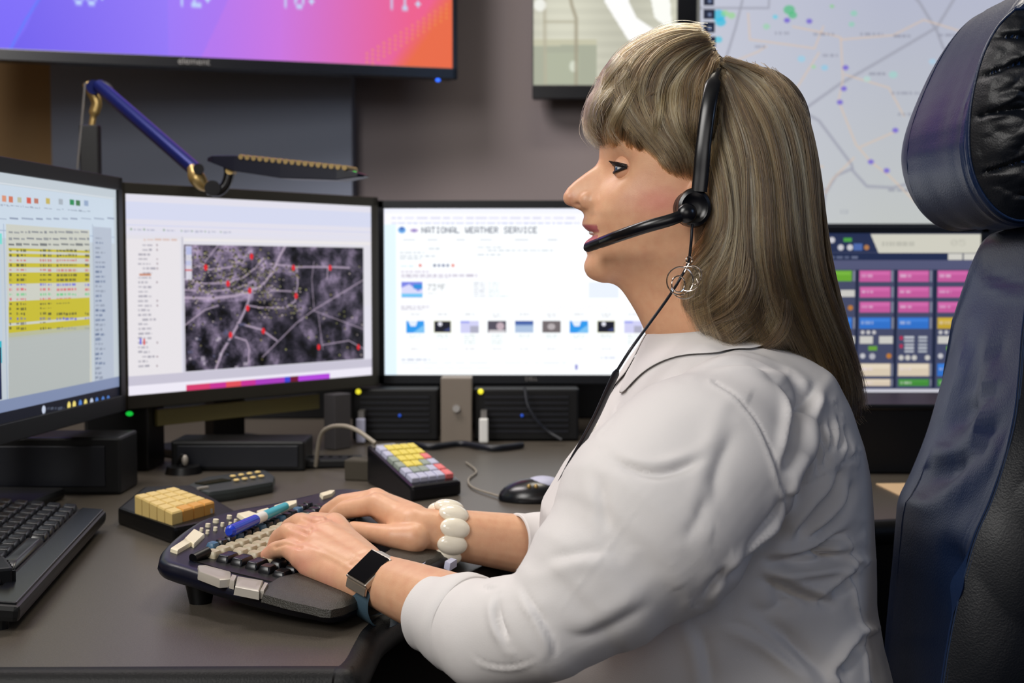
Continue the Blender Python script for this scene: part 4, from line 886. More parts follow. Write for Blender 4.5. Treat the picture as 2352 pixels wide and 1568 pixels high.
# near hand (left hand, palm down, fingers on the keys)
def hand(Wr, fingers, palm_pts, thumb):
    mcps = [f[0][0] for f in fingers]
    for f in fingers:
        pts = [Q(*p) for p in f[0]]; chain(body, pts, f[1], 16)
        capsule(body, Wr, pts[0], .0175, f[1][0]*1.12, 18)
    for (p, q_, r0, r1) in palm_pts: capsule(body, Q(*p), Q(*q_), r0, r1, 18)
    chain(body, [Q(*p) for p in thumb[0]], thumb[1], 16)
hand(NW, [
    ([(694, 1279, 1.262), (660, 1258, 1.283), (633, 1262, 1.297), (614, 1275, 1.306)], (.0118, .0098, .0088, .0078)),
    ([(708, 1240, 1.288), (662, 1221, 1.315), (640, 1234, 1.330), (630, 1253, 1.338)], (.0122, .0102, .0090, .0080)),
    ([(735, 1215, 1.308), (688, 1199, 1.342), (664, 1210, 1.36), (652, 1230, 1.368)], (.0125, .0105, .0092, .0082)),
    ([(768, 1206, 1.330), (722, 1196, 1.368), (698, 1206, 1.386), (686, 1226, 1.395)], (.0122, .0102, .0090, .0080))],
    [((838, 1342, 1.215), (712, 1296, 1.258), .0185, .0135), ((850, 1330, 1.22), (730, 1265, 1.27), .021, .015), ((845, 1305, 1.235), (765, 1235, 1.30), .02, .0155), ((840, 1292, 1.25), (772, 1222, 1.318), .018, .014)],
    ([(842, 1300, 1.255), (815, 1262, 1.318), (785, 1252, 1.36), (765, 1256, 1.385)], (.018, .0125, .0110, .0095)))
# far hand (right hand)
hand(FW, [
    ([(866, 1158, 1.440), (792, 1170, 1.456), (766, 1190, 1.470), (756, 1208, 1.478)], (.0125, .0106, .0090, .0080)),
    ([(862, 1148, 1.462), (786, 1155, 1.480), (752, 1174, 1.492), (738, 1196, 1.50)], (.0130, .0106, .0090, .0080)),
    ([(868, 1152, 1.485), (800, 1156, 1.51), (770, 1174, 1.522), (758, 1196, 1.528)], (.0125, .0105, .009, .008)),
    ([(880, 1164, 1.508), (825, 1166, 1.535), (800, 1182, 1.545), (788, 1200, 1.548)], (.0115, .0095, .0085, .0078))],
    [((948, 1207, 1.410), (875, 1166, 1.455), .0215, .0155), ((950, 1195, 1.42), (872, 1156, 1.475), .019, .015), ((948, 1213, 1.43), (880, 1170, 1.495), .019, .014)],
    ([(950, 1236, 1.390), (905, 1232, 1.392), (850, 1222, 1.410), (812, 1213, 1.43)], (.0175, .0132, .0106, .0085)))
me = remesh(body, .0017, 4, .5)
def relax(me, weight, it):
    """even out the surface where weight > 0"""
    co = get_co(me); ed = np.empty(len(me.edges)*2, np.int32); me.edges.foreach_get('vertices', ed); ed = ed.reshape(-1, 2)
    w_ = weight[:, None]; dg_ = np.bincount(ed.ravel(), minlength=len(co))[:, None]
    for _ in range(it):
        sm = np.stack([np.bincount(ed[:, 0], co[ed[:, 1], k], len(co))+np.bincount(ed[:, 1], co[ed[:, 0], k], len(co)) for k in range(3)], 1)/np.maximum(dg_, 1)
        co = co+(sm-co)*.6*w_
    set_co(me, co)
_c = get_co(me); _p = proj(_c); _cx = 1410
_w = np.clip((_p[:, 1]-585)/45, 0, 1)*np.clip((_p[:, 0]-1395)/35, 0, 1)*(_p[:, 1] < 830)*(_p[:, 0] > 1395)
_w = np.maximum(_w, np.clip((_p[:, 0]-1500)/60, 0, 1)*np.clip((_p[:, 1]-500)/60, 0, 1)*(_p[:, 1] < 900))
relax(me, _w, 160)
relax(me, ((_p[:, 1] > 1000)).astype(float), 6)
# ---- skin details by position
co = get_co(me); no = get_no(me); px = proj(co); lat = co[:, 1]-YM
head = (px[:, 1] < 660) & (np.abs(lat) < .09)
X, Yp = px[:, 0], px[:, 1]
# use mid-plane rows so the marks do not depend on where they are seen from
row_y = np.interp(-co[:, 2], [-wz(y) for y in range(60, 700, 5)], list(range(60, 700, 5)))
col_x = (co[:, 0]-wx(1176, 450))/(wx(1276, 450)-wx(1176, 450))*100+1176
def g(x, y, sx, sy, l=None, sl=1): 
    e = ((col_x-x)/sx)**2+((row_y-y)/sy)**2
    if l is not None: e = e+((np.abs(lat)-l)/sl)**2
    return np.exp(-e)*head
# nostrils
co -= no*(g(1327, 469, 8, 5, .0075, .004)*.004)[:, None]
# crease at the wing and mouth corner, underchin fold, neck fold
co -= no*(g(1374, 458, 4, 12, .016, .01)*.0012)[:, None]
def groove(pts, dep, wd, mask):
    d = np.full(len(co), 1e9)
    for (x0, y0), (x1, y1) in zip(pts, pts[1:]):
        L = (x1-x0)**2+(y1-y0)**2; t = np.clip(((X-x0)*(x1-x0)+(Yp-y0)*(y1-y0))/L, 0, 1); d = np.minimum(d, np.hypot(X-x0-t*(x1-x0), Yp-y0-t*(y1-y0)))
    return no*(np.exp(-(d/wd)**2)*mask*dep)[:, None]
hm = (Yp > 1100) & (X < 990)
near = hm & (co[:, 1] < 1.42)
for pts, dep, wd in [([(722, 1212), (705, 1226), (668, 1212)], .0016, 3.5), ([(706, 1224), (675, 1208), (660, 1206)], .0012, 3), ([(690, 1257), (655, 1248), (632, 1256)], .002, 4), ([(752, 1192), (720, 1200), (695, 1190)], .0014, 3.5)]:
    co -= groove(pts, dep, wd, near)
for pts in ([(722, 1222), (800, 1262), (835, 1290)], [(700, 1250), (780, 1290), (820, 1315)], [(745, 1200), (810, 1235), (850, 1268)]): co += groove(pts, .0007, 6, near*(Yp > 1205))
for pts in ([(800, 1288), (822, 1272), (842, 1265)], [(805, 1298), (830, 1284), (846, 1272)]): co -= groove(pts, .0005, 3, near)
set_co(me, co)
skin_c = np.array(lin((216, 166, 132))); col = np.tile(skin_c, (len(co), 1))
def blend(c, m): 
    global col
    m = np.clip(m, 0, 1)[:, None]; col = col*(1-m)+np.array(lin(c))*m
blend((216, 142, 126), g(1500, 470, 62, 34, .06, .03)*.8); blend((206, 128, 112), g(1310, 455, 18, 16)*.25)
lipu = np.clip(1-np.abs(row_y-(524+.10*(col_x-1340)))/10, 0, 1)*(col_x < 1390)*head*(row_y > 512)*(row_y < 541)*(np.abs(lat) < .027)
lipl = np.clip(1-np.abs(row_y-(560-.32*(col_x-1340)))/14, 0, 1)*(col_x < 1386)*head*(row_y > 540)*(row_y < 576)*(np.abs(lat) < .025)
blend((170, 82, 98), np.clip(lipu*2.5, 0, 1)*.85); blend((188, 98, 108), np.clip(lipl*2.5, 0, 1)*.8)
blend((110, 55, 50), g(1327, 470, 7, 4, .0075, .005)*.9)  # shade inside the nostrils, painted into the skin colour
blend((170, 110, 90), g(1420, 378, 26, 10, .035, .02)*.5)
hand_m = (co[:, 0] < .0) & (Yp > 1100)
blend((206, 138, 118), hand_m*np.clip(np.array([noise.noise(Vector(c)*60) for c in co[::1]])*1.5 if len(co) < 1 else 0, 0, 1)) if False else None
tips = np.zeros(len(co))
for p in [(614, 1275, 1.306), (630, 1253, 1.338), (652, 1230, 1.368), (686, 1226, 1.395), (756, 1208, 1.478), (738, 1196, 1.5), (694, 1279, 1.262), (708, 1240, 1.288), (735, 1215, 1.308), (700, 1300, 1.25), (760, 1340, 1.23), (850, 1185, 1.49)]:
    tips = np.maximum(tips, np.exp(-(np.linalg.norm(co-np.array(Q(*p)), axis=1)/.016)**2))
blend((222, 146, 130), tips*.55)
set_col(me, 'pigment_and_shade', col)
skin = bpy.data.materials.new('skin'); skin.use_nodes = True; nt = skin.node_tree; b = nt.nodes['Principled BSDF']
a = nt.nodes.new('ShaderNodeVertexColor'); a.layer_name = 'pigment_and_shade'
nz = nt.nodes.new('ShaderNodeTexNoise'); nz.inputs['Scale'].default_value = 90; nz.inputs['Detail'].default_value = 6
tc = nt.nodes.new('ShaderNodeTexCoord'); nt.links.new(tc.outputs['Object'], nz.inputs['Vector'])
mx = nt.nodes.new('ShaderNodeMix'); mx.data_type = 'RGBA'; mx.blend_type = 'OVERLAY'; mx.inputs[0].default_value = .22
nt.links.new(a.outputs[0], mx.inputs[6]); nt.links.new(nz.outputs['Fac'], mx.inputs[7]); nt.links.new(mx.outputs[2], b.inputs['Base Color'])
b.inputs['Roughness'].default_value = .42; b.inputs['Subsurface Weight'].default_value = .12; b.inputs['Subsurface Radius'].default_value = (.008, .003, .0015); b.inputs['Specular IOR Level'].default_value = .45
n2 = nt.nodes.new('ShaderNodeTexNoise'); n2.inputs['Scale'].default_value = 900; bp = nt.nodes.new('ShaderNodeBump'); bp.inputs['Strength'].default_value = .12; bp.inputs['Distance'].default_value = .001
nt.links.new(tc.outputs['Object'], n2.inputs['Vector']); nt.links.new(n2.outputs['Fac'], bp.inputs['Height']); nt.links.new(bp.outputs[0], b.inputs['Normal'])
me.materials.clear()
person = link('person', me, skin, None, True)
tag(person, 'woman with shoulder-length blonde hair in a white shirt typing at the console', 'person')
def wpart(name, bm, m, parent=None, smooth=True, bevel=0):
    o = obj(name, bm, m, None, smooth, bevel); o.parent = parent or person; return o
# eyes
for sy in (-1, 1):
    ec = P(1434, 391, YM)+Vector((0, sy*.0312, 0)); bm = nb(); ell(bm, ec, (.0122, .0122, .0122), seg=32, rings=24); ey = wpart('eyeball', bm, M['eyewhite'])
    gd = Vector((-1, sy*.12, -.05)).normalized()
    bm = nb(); cyl(bm, ec+gd*.0100, ec+gd*.01245, .0060, .0045, 28); wpart('iris', bm, M['iris'], ey)
    bm = nb(); cyl(bm, ec+gd*.0115, ec+gd*.0128, .0026, .0022, 20); wpart('pupil', bm, M['pupil'], ey)
    def lid(lo, hi, r, th=.0):   # part of a sphere shell between two elevations
        rows = []
        for e in np.linspace(lo, hi, 10):
            row = []
            for a in np.linspace(-120, 135, 40):
                aa = math.radians(a); k = max(0, math.cos(math.radians(min(90, abs(a)*1.02))))
                el = math.radians(e*1.0 if abs(e-lo) > 1e-6 or True else e); el = el*(k+(1-k)*min(1, max(0, (abs(e)-18)/50)))
                d = Vector((-math.cos(aa)*math.cos(el), sy*math.sin(aa)*math.cos(el)*-1 if False else sy*-math.sin(aa)*math.cos(el), math.sin(el)))
                d.y = sy*abs(math.sin(aa))*math.cos(el)*(1 if a > 0 else -1)
                row.append(ec+d*r)
            rows.append(row)
        return grid_loft(rows, close=False, cap=False)
    for nm, lo, hi in (('upper_eyelid', 17, 75), ('lower_eyelid', -75, -20)):
        o = wpart(nm, lid(lo, hi, .0134), mat('lid_skin', (214, 162, 130), .45), person); md = o.modifiers.new('s', 'SOLIDIFY'); md.thickness = .0012; md.offset = -1
    # lash line and lashes
    for el0, m_, rr in ((17, 'lash', .0021), (-20, 'lash', .0015)):
        bm = nb(); pts = []
        for a in np.linspace(-40, 84, 22):
            aa = math.radians(a); k = max(0, math.cos(math.radians(a*1.02))); el = math.radians(el0*k)
            pts.append(ec+Vector((-math.cos(aa)*math.cos(el), sy*math.sin(aa)*math.cos(el), math.sin(el)))*.0136)
        tube(bm, pts, rr, 8)
        if el0 > 0:
            for p in pts[::1]:
                d = (p-ec).normalized(); d2 = (d+Vector((-.6, 0, .25))).normalized()
                tube(bm, [p, p+d2*.003, p+d2*.0055+Vector((0, 0, .0012))], [.0005, .0004, .0001], 5)
        wpart('eyelashes', bm, M[m_], person)
    bm = nb(); tube(bm, spline([P(1398, 352, YM)+Vector((.002, sy*.017, 0)), P(1404, 346, YM)+Vector((.0, sy*.028, 0)), P(1425, 343, YM)+Vector((0, sy*.040, 0)), P(1455, 352, YM)+Vector((.004, sy*.052, 0))], 6), [.001]+[.0022]*16+[.0008, .0006], 8); wpart('eyebrow', bm, M['brow'], person)
# teeth just visible between the lips
bm = nb(); ell(bm, P(1366, 534, YM), (.006, .014, .003)); wpart('teeth', bm, M['white'])

# ------------------------------------------------------------------ shirt
sb = grid_loft(np.array(torso_rows(0, 768))[::-1])
SL = [Q(1684, 985, 1.14), Q(1606, 1075, 1.108), Q(1505, 1190, 1.082), Q(1390, 1312, 1.062), Q(1255, 1436, 1.050), Q(1126, 1460, 1.085)]
chain(sb, SL[:5], [.066, .083, .0865, .066, .0455], 48)
chain(sb, [SL[4], SL[5], Q(1045, 1426, 1.125)], [.0455, .0475, .0395], 48)
capsule(sb, Q(1700, 930, 1.20), Q(1684, 985, 1.15), .052, .066, 48)
FSL = [Q(1668, 950, 1.50), Q(1500, 1110, 1.52), Q(1350, 1262, 1.50), Q(1240, 1252, 1.465)]
chain(sb, FSL, [.074, .075, .05, .036], 40)
sme = remesh(sb, .0031, 3, .5)
co = get_co(sme); no = get_no(sme); pxy = proj(co)
_w = np.clip(1-np.abs(pxy[:, 0]-1700)/260, 0, 1)*np.clip(1-np.abs(pxy[:, 1]-880)/230, 0, 1); relax(sme, np.clip(_w*2, 0, 1), 40)
relax(sme, np.clip((pxy[:, 0]-1950)/60, 0, 1)*0+.0, 1)
co = get_co(sme); no = get_no(sme); pxy = proj(co); X, Yp = pxy[:, 0], pxy[:, 1]
facing = np.clip(-no[:, 1]*2+.4, 0, 1)*(co[:, 1] < YM+.06)
def sdist(pts):
    d = np.full(len(co), 1e9); side = np.zeros(len(co))
    for (x0, y0), (x1, y1) in zip(pts, pts[1:]):
        L = (x1-x0)**2+(y1-y0)**2; t = np.clip(((X-x0)*(x1-x0)+(Yp-y0)*(y1-y0))/L, 0, 1); dx, dy = X-x0-t*(x1-x0), Yp-y0-t*(y1-y0); dd = np.hypot(dx, dy)
        m = dd < d; d[m] = dd[m]; side[m] = np.sign((x1-x0)*dy-(y1-y0)*dx)[m]
    return d, side
def fold(pts, dep, wd, ridge=0, rw=None, taper=True):
    """a valley along pts with an optional ridge on one side (ridge>0: below/right of the run)"""
    q = spline(pts, 6); d, sd = sdist([tuple(p) for p in q])
    e0 = np.hypot(X-q[0][0], Yp-q[0][1]); e1 = np.hypot(X-q[-1][0], Yp-q[-1][1]); L = sum(np.hypot(*(b-a)) for a, b in zip(q, q[1:]))
    tp = np.clip(np.minimum(e0, e1)/(L*.38), 0, 1) if taper else 1; tp = tp*tp*(3-2*tp) if taper else 1
    h = -dep*np.exp(-(np.abs(d)/(wd*.85))**1.5)*tp
    if ridge: h = h+.75*abs(ridge)*np.exp(-((d*sd*np.sign(ridge)-wd*1.5)/(rw or wd*1.2))**2)*tp
    return h
H = np.zeros(len(co))
seam = [(1640, 876), (1690, 912), (1735, 962), (1768, 1030), (1790, 1100), (1802, 1150), (1796, 1212)]
H += fold(seam, .0022, 4, .0016, 7, False)
H += fold([(1972, 1040), (1900, 1085), (1840, 1120), (1800, 1142)], .0014, 3.5, .001, 6, False)   # yoke seam
H += fold([(1532, 1092), (1470, 1170), (1395, 1270), (1310, 1380), (1262, 1452)], .0006, 3, .0009, 4)
H += fold([(1390, 1040), (1430, 1068), (1500, 1086), (1570, 1072), (1640, 1040)], .007, 12, -.0035, 16)
H += fold([(1190, 1330), (1215, 1375), (1255, 1440), (1272, 1490), (1258, 1530)], .004, 8, .004, 14)
H += fold([(1150, 1370), (1142, 1400), (1150, 1440), (1172, 1480)], .007, 8, .004, 12)
H += fold([(1160, 1330), (1130, 1335), (1105, 1345), (1125, 1352), (1160, 1345)], .003, 6, -.002, 8)
H += fold([(1075, 1490), (1110, 1520), (1180, 1528), (1250, 1500)], .0016, 4, .0015, 7)
H += fold([(1630, 1120), (1600, 1200), (1560, 1260)], .003, 22); H += fold([(1230, 1290), (1330, 1268), (1420, 1262)], .0035, 16, .003, 22)
H += fold([(1260, 1430), (1330, 1460), (1400, 1440), (1520, 1370)], .003, 20, -.003, 26)
H += fold([(1375, 1080), (1385, 1160), (1400, 1230)], .0035, 16, .002, 22); H += fold([(1700, 960), (1650, 1080), (1640, 1180)], .0035, 24, .003, 26)
# armpit and back
H += fold([(1806, 1150), (1790, 1215), (1745, 1262), (1700, 1310), (1640, 1345)], .012, 13, .006, 14, True)
H += fold([(1800, 1130), (1772, 1190), (1722, 1250), (1692, 1310)], .007, 9, -.005, 14)
H += fold([(1880, 860), (1846, 940), (1818, 1020), (1806, 1100)], .006, 12, -.0055, 15); H += fold([(1905, 950), (1870, 1020), (1838, 1100), (1826, 1180)], .0075, 12, .006, 15)
H += fold([(1948, 1060), (1910, 1130), (1868, 1180), (1818, 1260)], .010, 13, .007, 17); H += fold([(1968, 1090), (1946, 1160), (1890, 1220), (1836, 1256)], .008, 11, .005, 14)
H += fold([(1965, 1228), (1920, 1236), (1888, 1268), (1940, 1276), (1975, 1262)], .009, 9, -.006, 11); H += fold([(1965, 1215), (1900, 1252), (1830, 1282), (1730, 1288)], .008, 11, .006, 13)
H += fold([(1745, 1296), (1830, 1300), (1900, 1292), (1975, 1286)], .0075, 11, .006, 13); H += fold([(1722, 1318), (1790, 1345), (1860, 1375), (1940, 1392)], .007, 13, -.004, 15)
H += fold([(1975, 1310), (1940, 1345), (1905, 1372)], .008, 12, .005, 14); H += fold([(1770, 1340), (1800, 1380), (1850, 1385)], .004, 16)
H += fold([(1990, 1470), (1960, 1500), (1935, 1545)], .008, 12, .006, 15); H += fold([(1700, 1400), (1790, 1450), (1880, 1530), (1930, 1568)], .006, 22, .005, 26)
H += fold([(1600, 1420), (1622, 1500), (1640, 1600)], .005, 18, .004, 20); H += fold([(1955, 1240), (1968, 1300), (1972, 1380), (1990, 1460), (2000, 1560)], .002, 4, .002, 6, False)
for k, (x0, y0) in enumerate([(1905, 1010), (1925, 1000), (1942, 1022), (1890, 1040), (1872, 1060)]): H += fold([(x0, y0-55), (x0+8, y0), (x0-2, y0+45)], .0032, 6, .002, 7)
H += fold([(1700, 800), (1760, 850), (1830, 905), (1880, 1000)], .004, 16, -.003, 20)
for q_ in ([(1600, 850), (1680, 832), (1760, 838), (1830, 870)], [(1560, 860), (1610, 830), (1680, 800), (1740, 795)]): H += fold(q_, .0035, 9, .003, 12)
H += fold([(1815, 880), (1822, 940), (1812, 1010), (1800, 1090)], .005, 9, .005, 12)
H += fold([(1610, 1380), (1650, 1330), (1668, 1290)], .006, 9, .004, 12); H += fold([(1700, 1380), (1760, 1405), (1830, 1375)], .004, 18)
H += fold([(1640, 1420), (1720, 1445), (1800, 1500), (1860, 1560)], .004, 12, .003, 16)
H += fold([(1440, 900), (1418, 930), (1412, 960), (1380, 1000)], .0012, 4, .0014, 7, False)      # placket
nzv = np.array([noise.fractal(Vector(c)*11, 1, 2, 3) for c in co])
H = H*(1+1.0*np.clip((X-1740)/80, 0, 1))
co = co+no*(H*facing+nzv*.0014)[:, None]
lift = facing < .25
set_co(sme, co); sme.materials.clear()
shirt = link('shirt', sme, M['shirt'], None, True); shirt.parent = person
# collar
cen = P(1618, 752, YM); rows = []
sco = get_co(sme); sbvh = BVHTree.FromPolygons([Vector(c) for c in sco], [tuple(p.vertices) for p in sme.polygons])
def out_of(p, gap):
    h, n_, _, dist = sbvh.find_nearest(p)
    return h+n_*gap if (p-h).dot(n_) < gap else p
for k in range(97):
    f = k/96; ph = .07+f*(2*math.pi-.14); rx, ry = .0570, .072
    d = Vector((-math.cos(ph), math.sin(ph), 0)); fr_ = .5+.5*math.cos(ph)    # 1 at the front
    base_ = cen+Vector((d.x*rx, d.y*ry, -.032-.010*fr_))
    top = base_+Vector((0, 0, .036+.004*(1-fr_)))-d*.002
    tip = math.exp(-((min(ph, 2*math.pi-ph)-.42)/.30)**2)
    end = top+Vector((d.x*(.022+.014*tip), d.y*.034, -.036-.026*tip))
    r_ = [base_-d*.002, base_+Vector((0, 0, .018)), top-Vector((0, 0, .003)), top+d*.0025+Vector((0, 0, .0015)), top+d*.006-Vector((0, 0, .001))]
    for q_ in (.3, .55, .8, 1): r_.append(out_of(top.lerp(end, q_)+d*.006*(1-q_), .0035+.002*(1-q_)))
    rows.append(r_)
bm = grid_loft(rows, close=False, cap=False)
o = wpart('collar', bm, M['shirt'], shirt); md = o.modifiers.new('s', 'SOLIDIFY'); md.thickness = .0016; md2 = o.modifiers.new('ss', 'SUBSURF'); md2.levels = md2.render_levels = 1
# cuffs: folded back bands, open at the wrist
def cuff(name, c0, c1, r0, r1, tilt=0, flatv=None, f_=1):
    ax = (c1-c0).normalized(); up_ = Vector((0, 0, 1)); up_ = (up_-ax*ax.dot(up_)).normalized(); sd_ = ax.cross(up_); rows = []
    for t_, rr in ((.0, r0*.90), (.0, r0*.965), (.02, r0), (.25, r0*1.02), (.5, (r0+r1)/2*1.03), (.8, r1*1.03), (.97, r1*1.02), (1.0, r1*.985), (1.0, r1*.93), (.75, r1*.91)):
        ring = []
        for k in range(56):
            a = 2*math.pi*k/56; wob = 1+.012*math.sin(3*a+t_*3)+.01*math.sin(5*a+1)
            sh = ax*tilt*math.cos(a)*(1-t_*.2)
            ring.append(c0.lerp(c1, t_)+(up_*math.cos(a)+sd_*math.sin(a)*f_)*rr*wob+sh)
        rows.append(ring)
    bm = grid_loft(rows, cap=False); return wpart(name, bm, M['shirt'], shirt)
cuff('cuff', Q(990, 1408, 1.150), Q(1082, 1436, 1.105), .0338, .0425, tilt=.002)
cuff('cuff', Q(1182, 1243, 1.445), Q(1262, 1256, 1.47), .0315, .037, tilt=-.004)
# buttons down the front
for x, y in ((1447, 872), (1418, 930), (1372, 985), (1322, 1052)):
    c = P(x, y, YM-.012); bm = nb(); cyl(bm, c+Vector((-.004, 0, .002)), c+Vector((.006, 0, -.002)), .0052, .0052, 20); wpart('button', bm, M['button'], shirt)
# trousers: hips and thighs on the seat
tb = nb()
for sy in (-1, 1):
    hp, kn, an = Vector((.22, YM+sy*.10, .56)), Vector((-.17, YM+.06+sy*.13, .58)), Vector((-.12, YM+.05+sy*.13, .10))
    chain(tb, [hp, kn], [.115, .075], 28); chain(tb, [kn, an], [.072, .05], 28)
ell(tb, (.21, YM, .58), (.18, .215, .10))
tm = remesh(tb, .008, 4); tm.materials.clear(); tr = link('trousers', tm, M['trousers'], None, True); tr.parent = person
for sy in (-1, 1): bm = nb(); ell(bm, (-.17, YM+.05+sy*.13, .045), (.12, .045, .045)); wpart('shoe', bm, M['black'])

# ------------------------------------------------------------------ hair
hb = nb()
for (x, y, r) in (((1548), 168, (.0430, .064, .0462)), (1480, 208, (.0465, .062, .045)), (1434, 270, (.038, .058, .037)), (1475, 328, (.024, .068, .022)), (1532, 372, (.023, .0775, .026)), (1570, 300, (.050, .0835, .058)), (1600, 230, (.040, .078, .05)), (1500, 290, (.032, .072, .034)), (1722, 300, (.060, .078, .064)), (1690, 330, (.06, .088, .07)), (1600, 390, (.022, .082, .03)), (1588, 165, (.026, .058, .0425)), (1528, 345, (.020, .0765, .026)), (1560, 385, (.020, .079, .026))):
    ell(hb, P(x, y, YM), r, seg=48, rings=32)
for sy in (-1, 1):
    L = lambda x, y, l: P(x, y, YM)+Vector((0, sy*l, 0))
    chain(hb, [L(1745, 380, .03), L(1768, 620, .035), L(1838, 760, .03), L(1915, 880, .02), L(1955, 945, .015)], [.050, .050, .040, .024, .008], 32)
    chain(hb, [L(1655, 400, .062), L(1640, 540, .07), L(1655, 660, .074), L(1650, 735, .078)], [.032, .030, .036, .022], 28)
    chain(hb, [L(1705, 420, .052), L(1715, 600, .062), L(1745, 735, .066)], [.045, .045, .030], 28)
    chain(hb, [L(1608, 590, .070), L(1592, 680, .074), L(1600, 735, .078)], [.018, .022, .012], 20)
    chain(hb, [L(1770, 640, .05), L(1810, 740, .05)], [.04, .03], 20)
hme = remesh(hb, .003, 10, .6); hme.materials.clear()
hair_dark = mat('hair_under', (92, 76, 54), .55, bump=.6, bscale=300, var=.35, vscale=90)
hair = link('hair', hme, hair_dark, None, True); hair.parent = person
hco = get_co(hme); polys = [tuple(p.vertices) for p in hme.polygons]
bvh = BVHTree.FromPolygons([Vector(c) for c in hco], polys)
camp = Vector((0, 0, CAMZ))
def onto(x, y, latdef):
    d = ray(x, y).normalized(); h, n_, _, _ = bvh.ray_cast(camp, d)
    if h is None:
        q = P(x, y, YM-latdef); h, n_, _, _ = bvh.find_nearest(q); return q.lerp(h, .8), n_
    return h, n_
G = {
 'crown': [[(1596, 80), (1552, 70), (1480, 86), (1415, 130), (1390, 180), (1410, 240), (1460, 300), (1530, 365), (1575, 420)],
           [(1606, 92), (1568, 90), (1505, 118), (1455, 165), (1450, 220), (1490, 285), (1545, 350), (1585, 415)],
           [(1618, 110), (1588, 114), (1545, 145), (1510, 195), (1520, 260), (1560, 330), (1592, 400)],
           [(1628, 130), (1610, 150), (1590, 190), (1580, 250), (1592, 320), (1604, 400)],
           [(1634, 160), (1628, 200), (1622, 260), (1614, 340), (1606, 420)]],
 'bang': [[(1420, 130), (1385, 165), (1352, 205), (1342, 245), (1350, 280)], [(1435, 150), (1395, 200), (1368, 250), (1362, 295), (1372, 325)], [(1450, 180), (1415, 235), (1392, 280), (1390, 320), (1410, 345)],
          [(1470, 200), (1440, 255), (1425, 300), (1438, 345), (1482, 384)], [(1500, 215), (1475, 270), (1470, 315), (1500, 366), (1552, 422)], [(1530, 240), (1520, 290), (1530, 340), (1562, 402), (1590, 444)]],
 'back': [[(1652, 152), (1715, 150), (1775, 178), (1822, 245), (1848, 340), (1858, 470), (1866, 590), (1892, 690), (1935, 780), (1972, 860), (1980, 925)],
          [(1652, 156), (1705, 165), (1760, 210), (1800, 290), (1822, 400), (1832, 520), (1848, 630), (1885, 730), (1930, 820), (1962, 900), (1950, 955)],
          [(1650, 165), (1695, 190), (1740, 250), (1772, 340), (1790, 450), (1802, 570), (1828, 670), (1870, 760), (1910, 840), (1935, 920)],
          [(1650, 180), (1682, 220), (1716, 290), (1740, 380), (1752, 490), (1762, 600), (1785, 690), (1820, 760), (1862, 820)],
          [(1648, 210), (1670, 260), (1694, 340), (1710, 440), (1716, 550), (1712, 650), (1730, 730), (1765, 790)],
          [(1646, 260), (1660, 310), (1676, 390), (1684, 490), (1680, 590), (1664, 670), (1668, 735), (1705, 785)],
          [(1640, 310), (1650, 360), (1660, 430), (1664, 510), (1648, 590), (1612, 640), (1600, 700), (1625, 760)],
          [(1634, 360), (1642, 410), (1650, 470), (1650, 530), (1624, 585), (1580, 620), (1562, 670), (1575, 740), (1590, 778)],
          [(1628, 400), (1636, 440), (1642, 490), (1636, 540), (1606, 578), (1566, 600), (1548, 640), (1552, 690)]],
 'flick': [[(1660, 520), (1640, 580), (1600, 620), (1570, 640), (1556, 665)], [(1690, 560), (1670, 630), (1630, 680), (1590, 700), (1565, 720)], [(1720, 600), (1700, 680), (1650, 730), (1600, 752), (1575, 772)], [(1750, 640), (1735, 710), (1700, 755), (1680, 775), (1650, 782)], [(1790, 680), (1790, 740), (1770, 775), (1740, 790), (1700, 782)]],
}
NP = 18
def resample(q, n):
    q = spline([(a[0], a[1]) for a in q], 8); d = np.r_[0, np.cumsum(np.hypot(*np.diff(q, axis=0).T))]; t = np.linspace(0, d[-1], n)
    return np.stack([np.interp(t, d, q[:, 0]), np.interp(t, d, q[:, 1])], 1)
strands = []
rng = np.random.default_rng(11)
for key, cnt in (('crown', 4300), ('bang', 2200), ('back', 7600), ('flick', 1100)):
    gs_ = np.array([resample(q, NP) for q in G[key]]); ng = len(gs_)
    ncl = {'crown': 150, 'bang': 70, 'back': 230, 'flick': 50}[key]
    cl_u = rng.uniform(-.12, ng-1+.08, ncl); cl_off = rng.normal(0, 1, (ncl, 2)); cl_lift = rng.uniform(0, 1, ncl)**1.5; cl_tone = rng.uniform(0, 1, ncl); cl_s = rng.uniform(0, .25, ncl)
    for i in range(cnt):
        c = rng.integers(ncl); u0 = cl_u[c]+rng.normal(0, .13); u0 = min(max(u0, -.25), ng-1+.2); tv = np.linspace(0, 1, NP)
        uu = u0+(cl_u[c]-u0)*tv**1.2*.85
        k0 = np.clip(np.floor(uu), 0, ng-2).astype(int); f = uu-k0
        idx = np.arange(NP); p2 = gs_[k0, idx]*(1-f)[:, None]+gs_[k0+1, idx]*f[:, None]
        s0 = rng.uniform(0, .35) if key == 'back' and rng.random() < .35 else 0
        s1 = 1-rng.uniform(0, .25)*(rng.random() < .6)
        t2 = np.linspace(s0, s1, NP); p2 = np.stack([np.interp(t2, tv, p2[:, 0]), np.interp(t2, tv, p2[:, 1])], 1)
        p2 = p2+cl_off[c]*7*np.sin(tv*3.0+cl_off[c][0])[:, None]+rng.normal(0, 1.6, 2)+rng.normal(0, 5, 2)*(tv**2)[:, None]
        if rng.random() < (.2 if key == 'bang' else .09): p2 = p2+rng.normal(0, 10, 2)*(tv**1.5)[:, None]
        strands.append((p2, cl_lift[c]*.011+rng.uniform(-.001, .002), rng.uniform(-.05, .06), np.clip(cl_tone[c]*.8+cl_lift[c]*.15-.02+rng.normal(0, .15), 0, 1)))
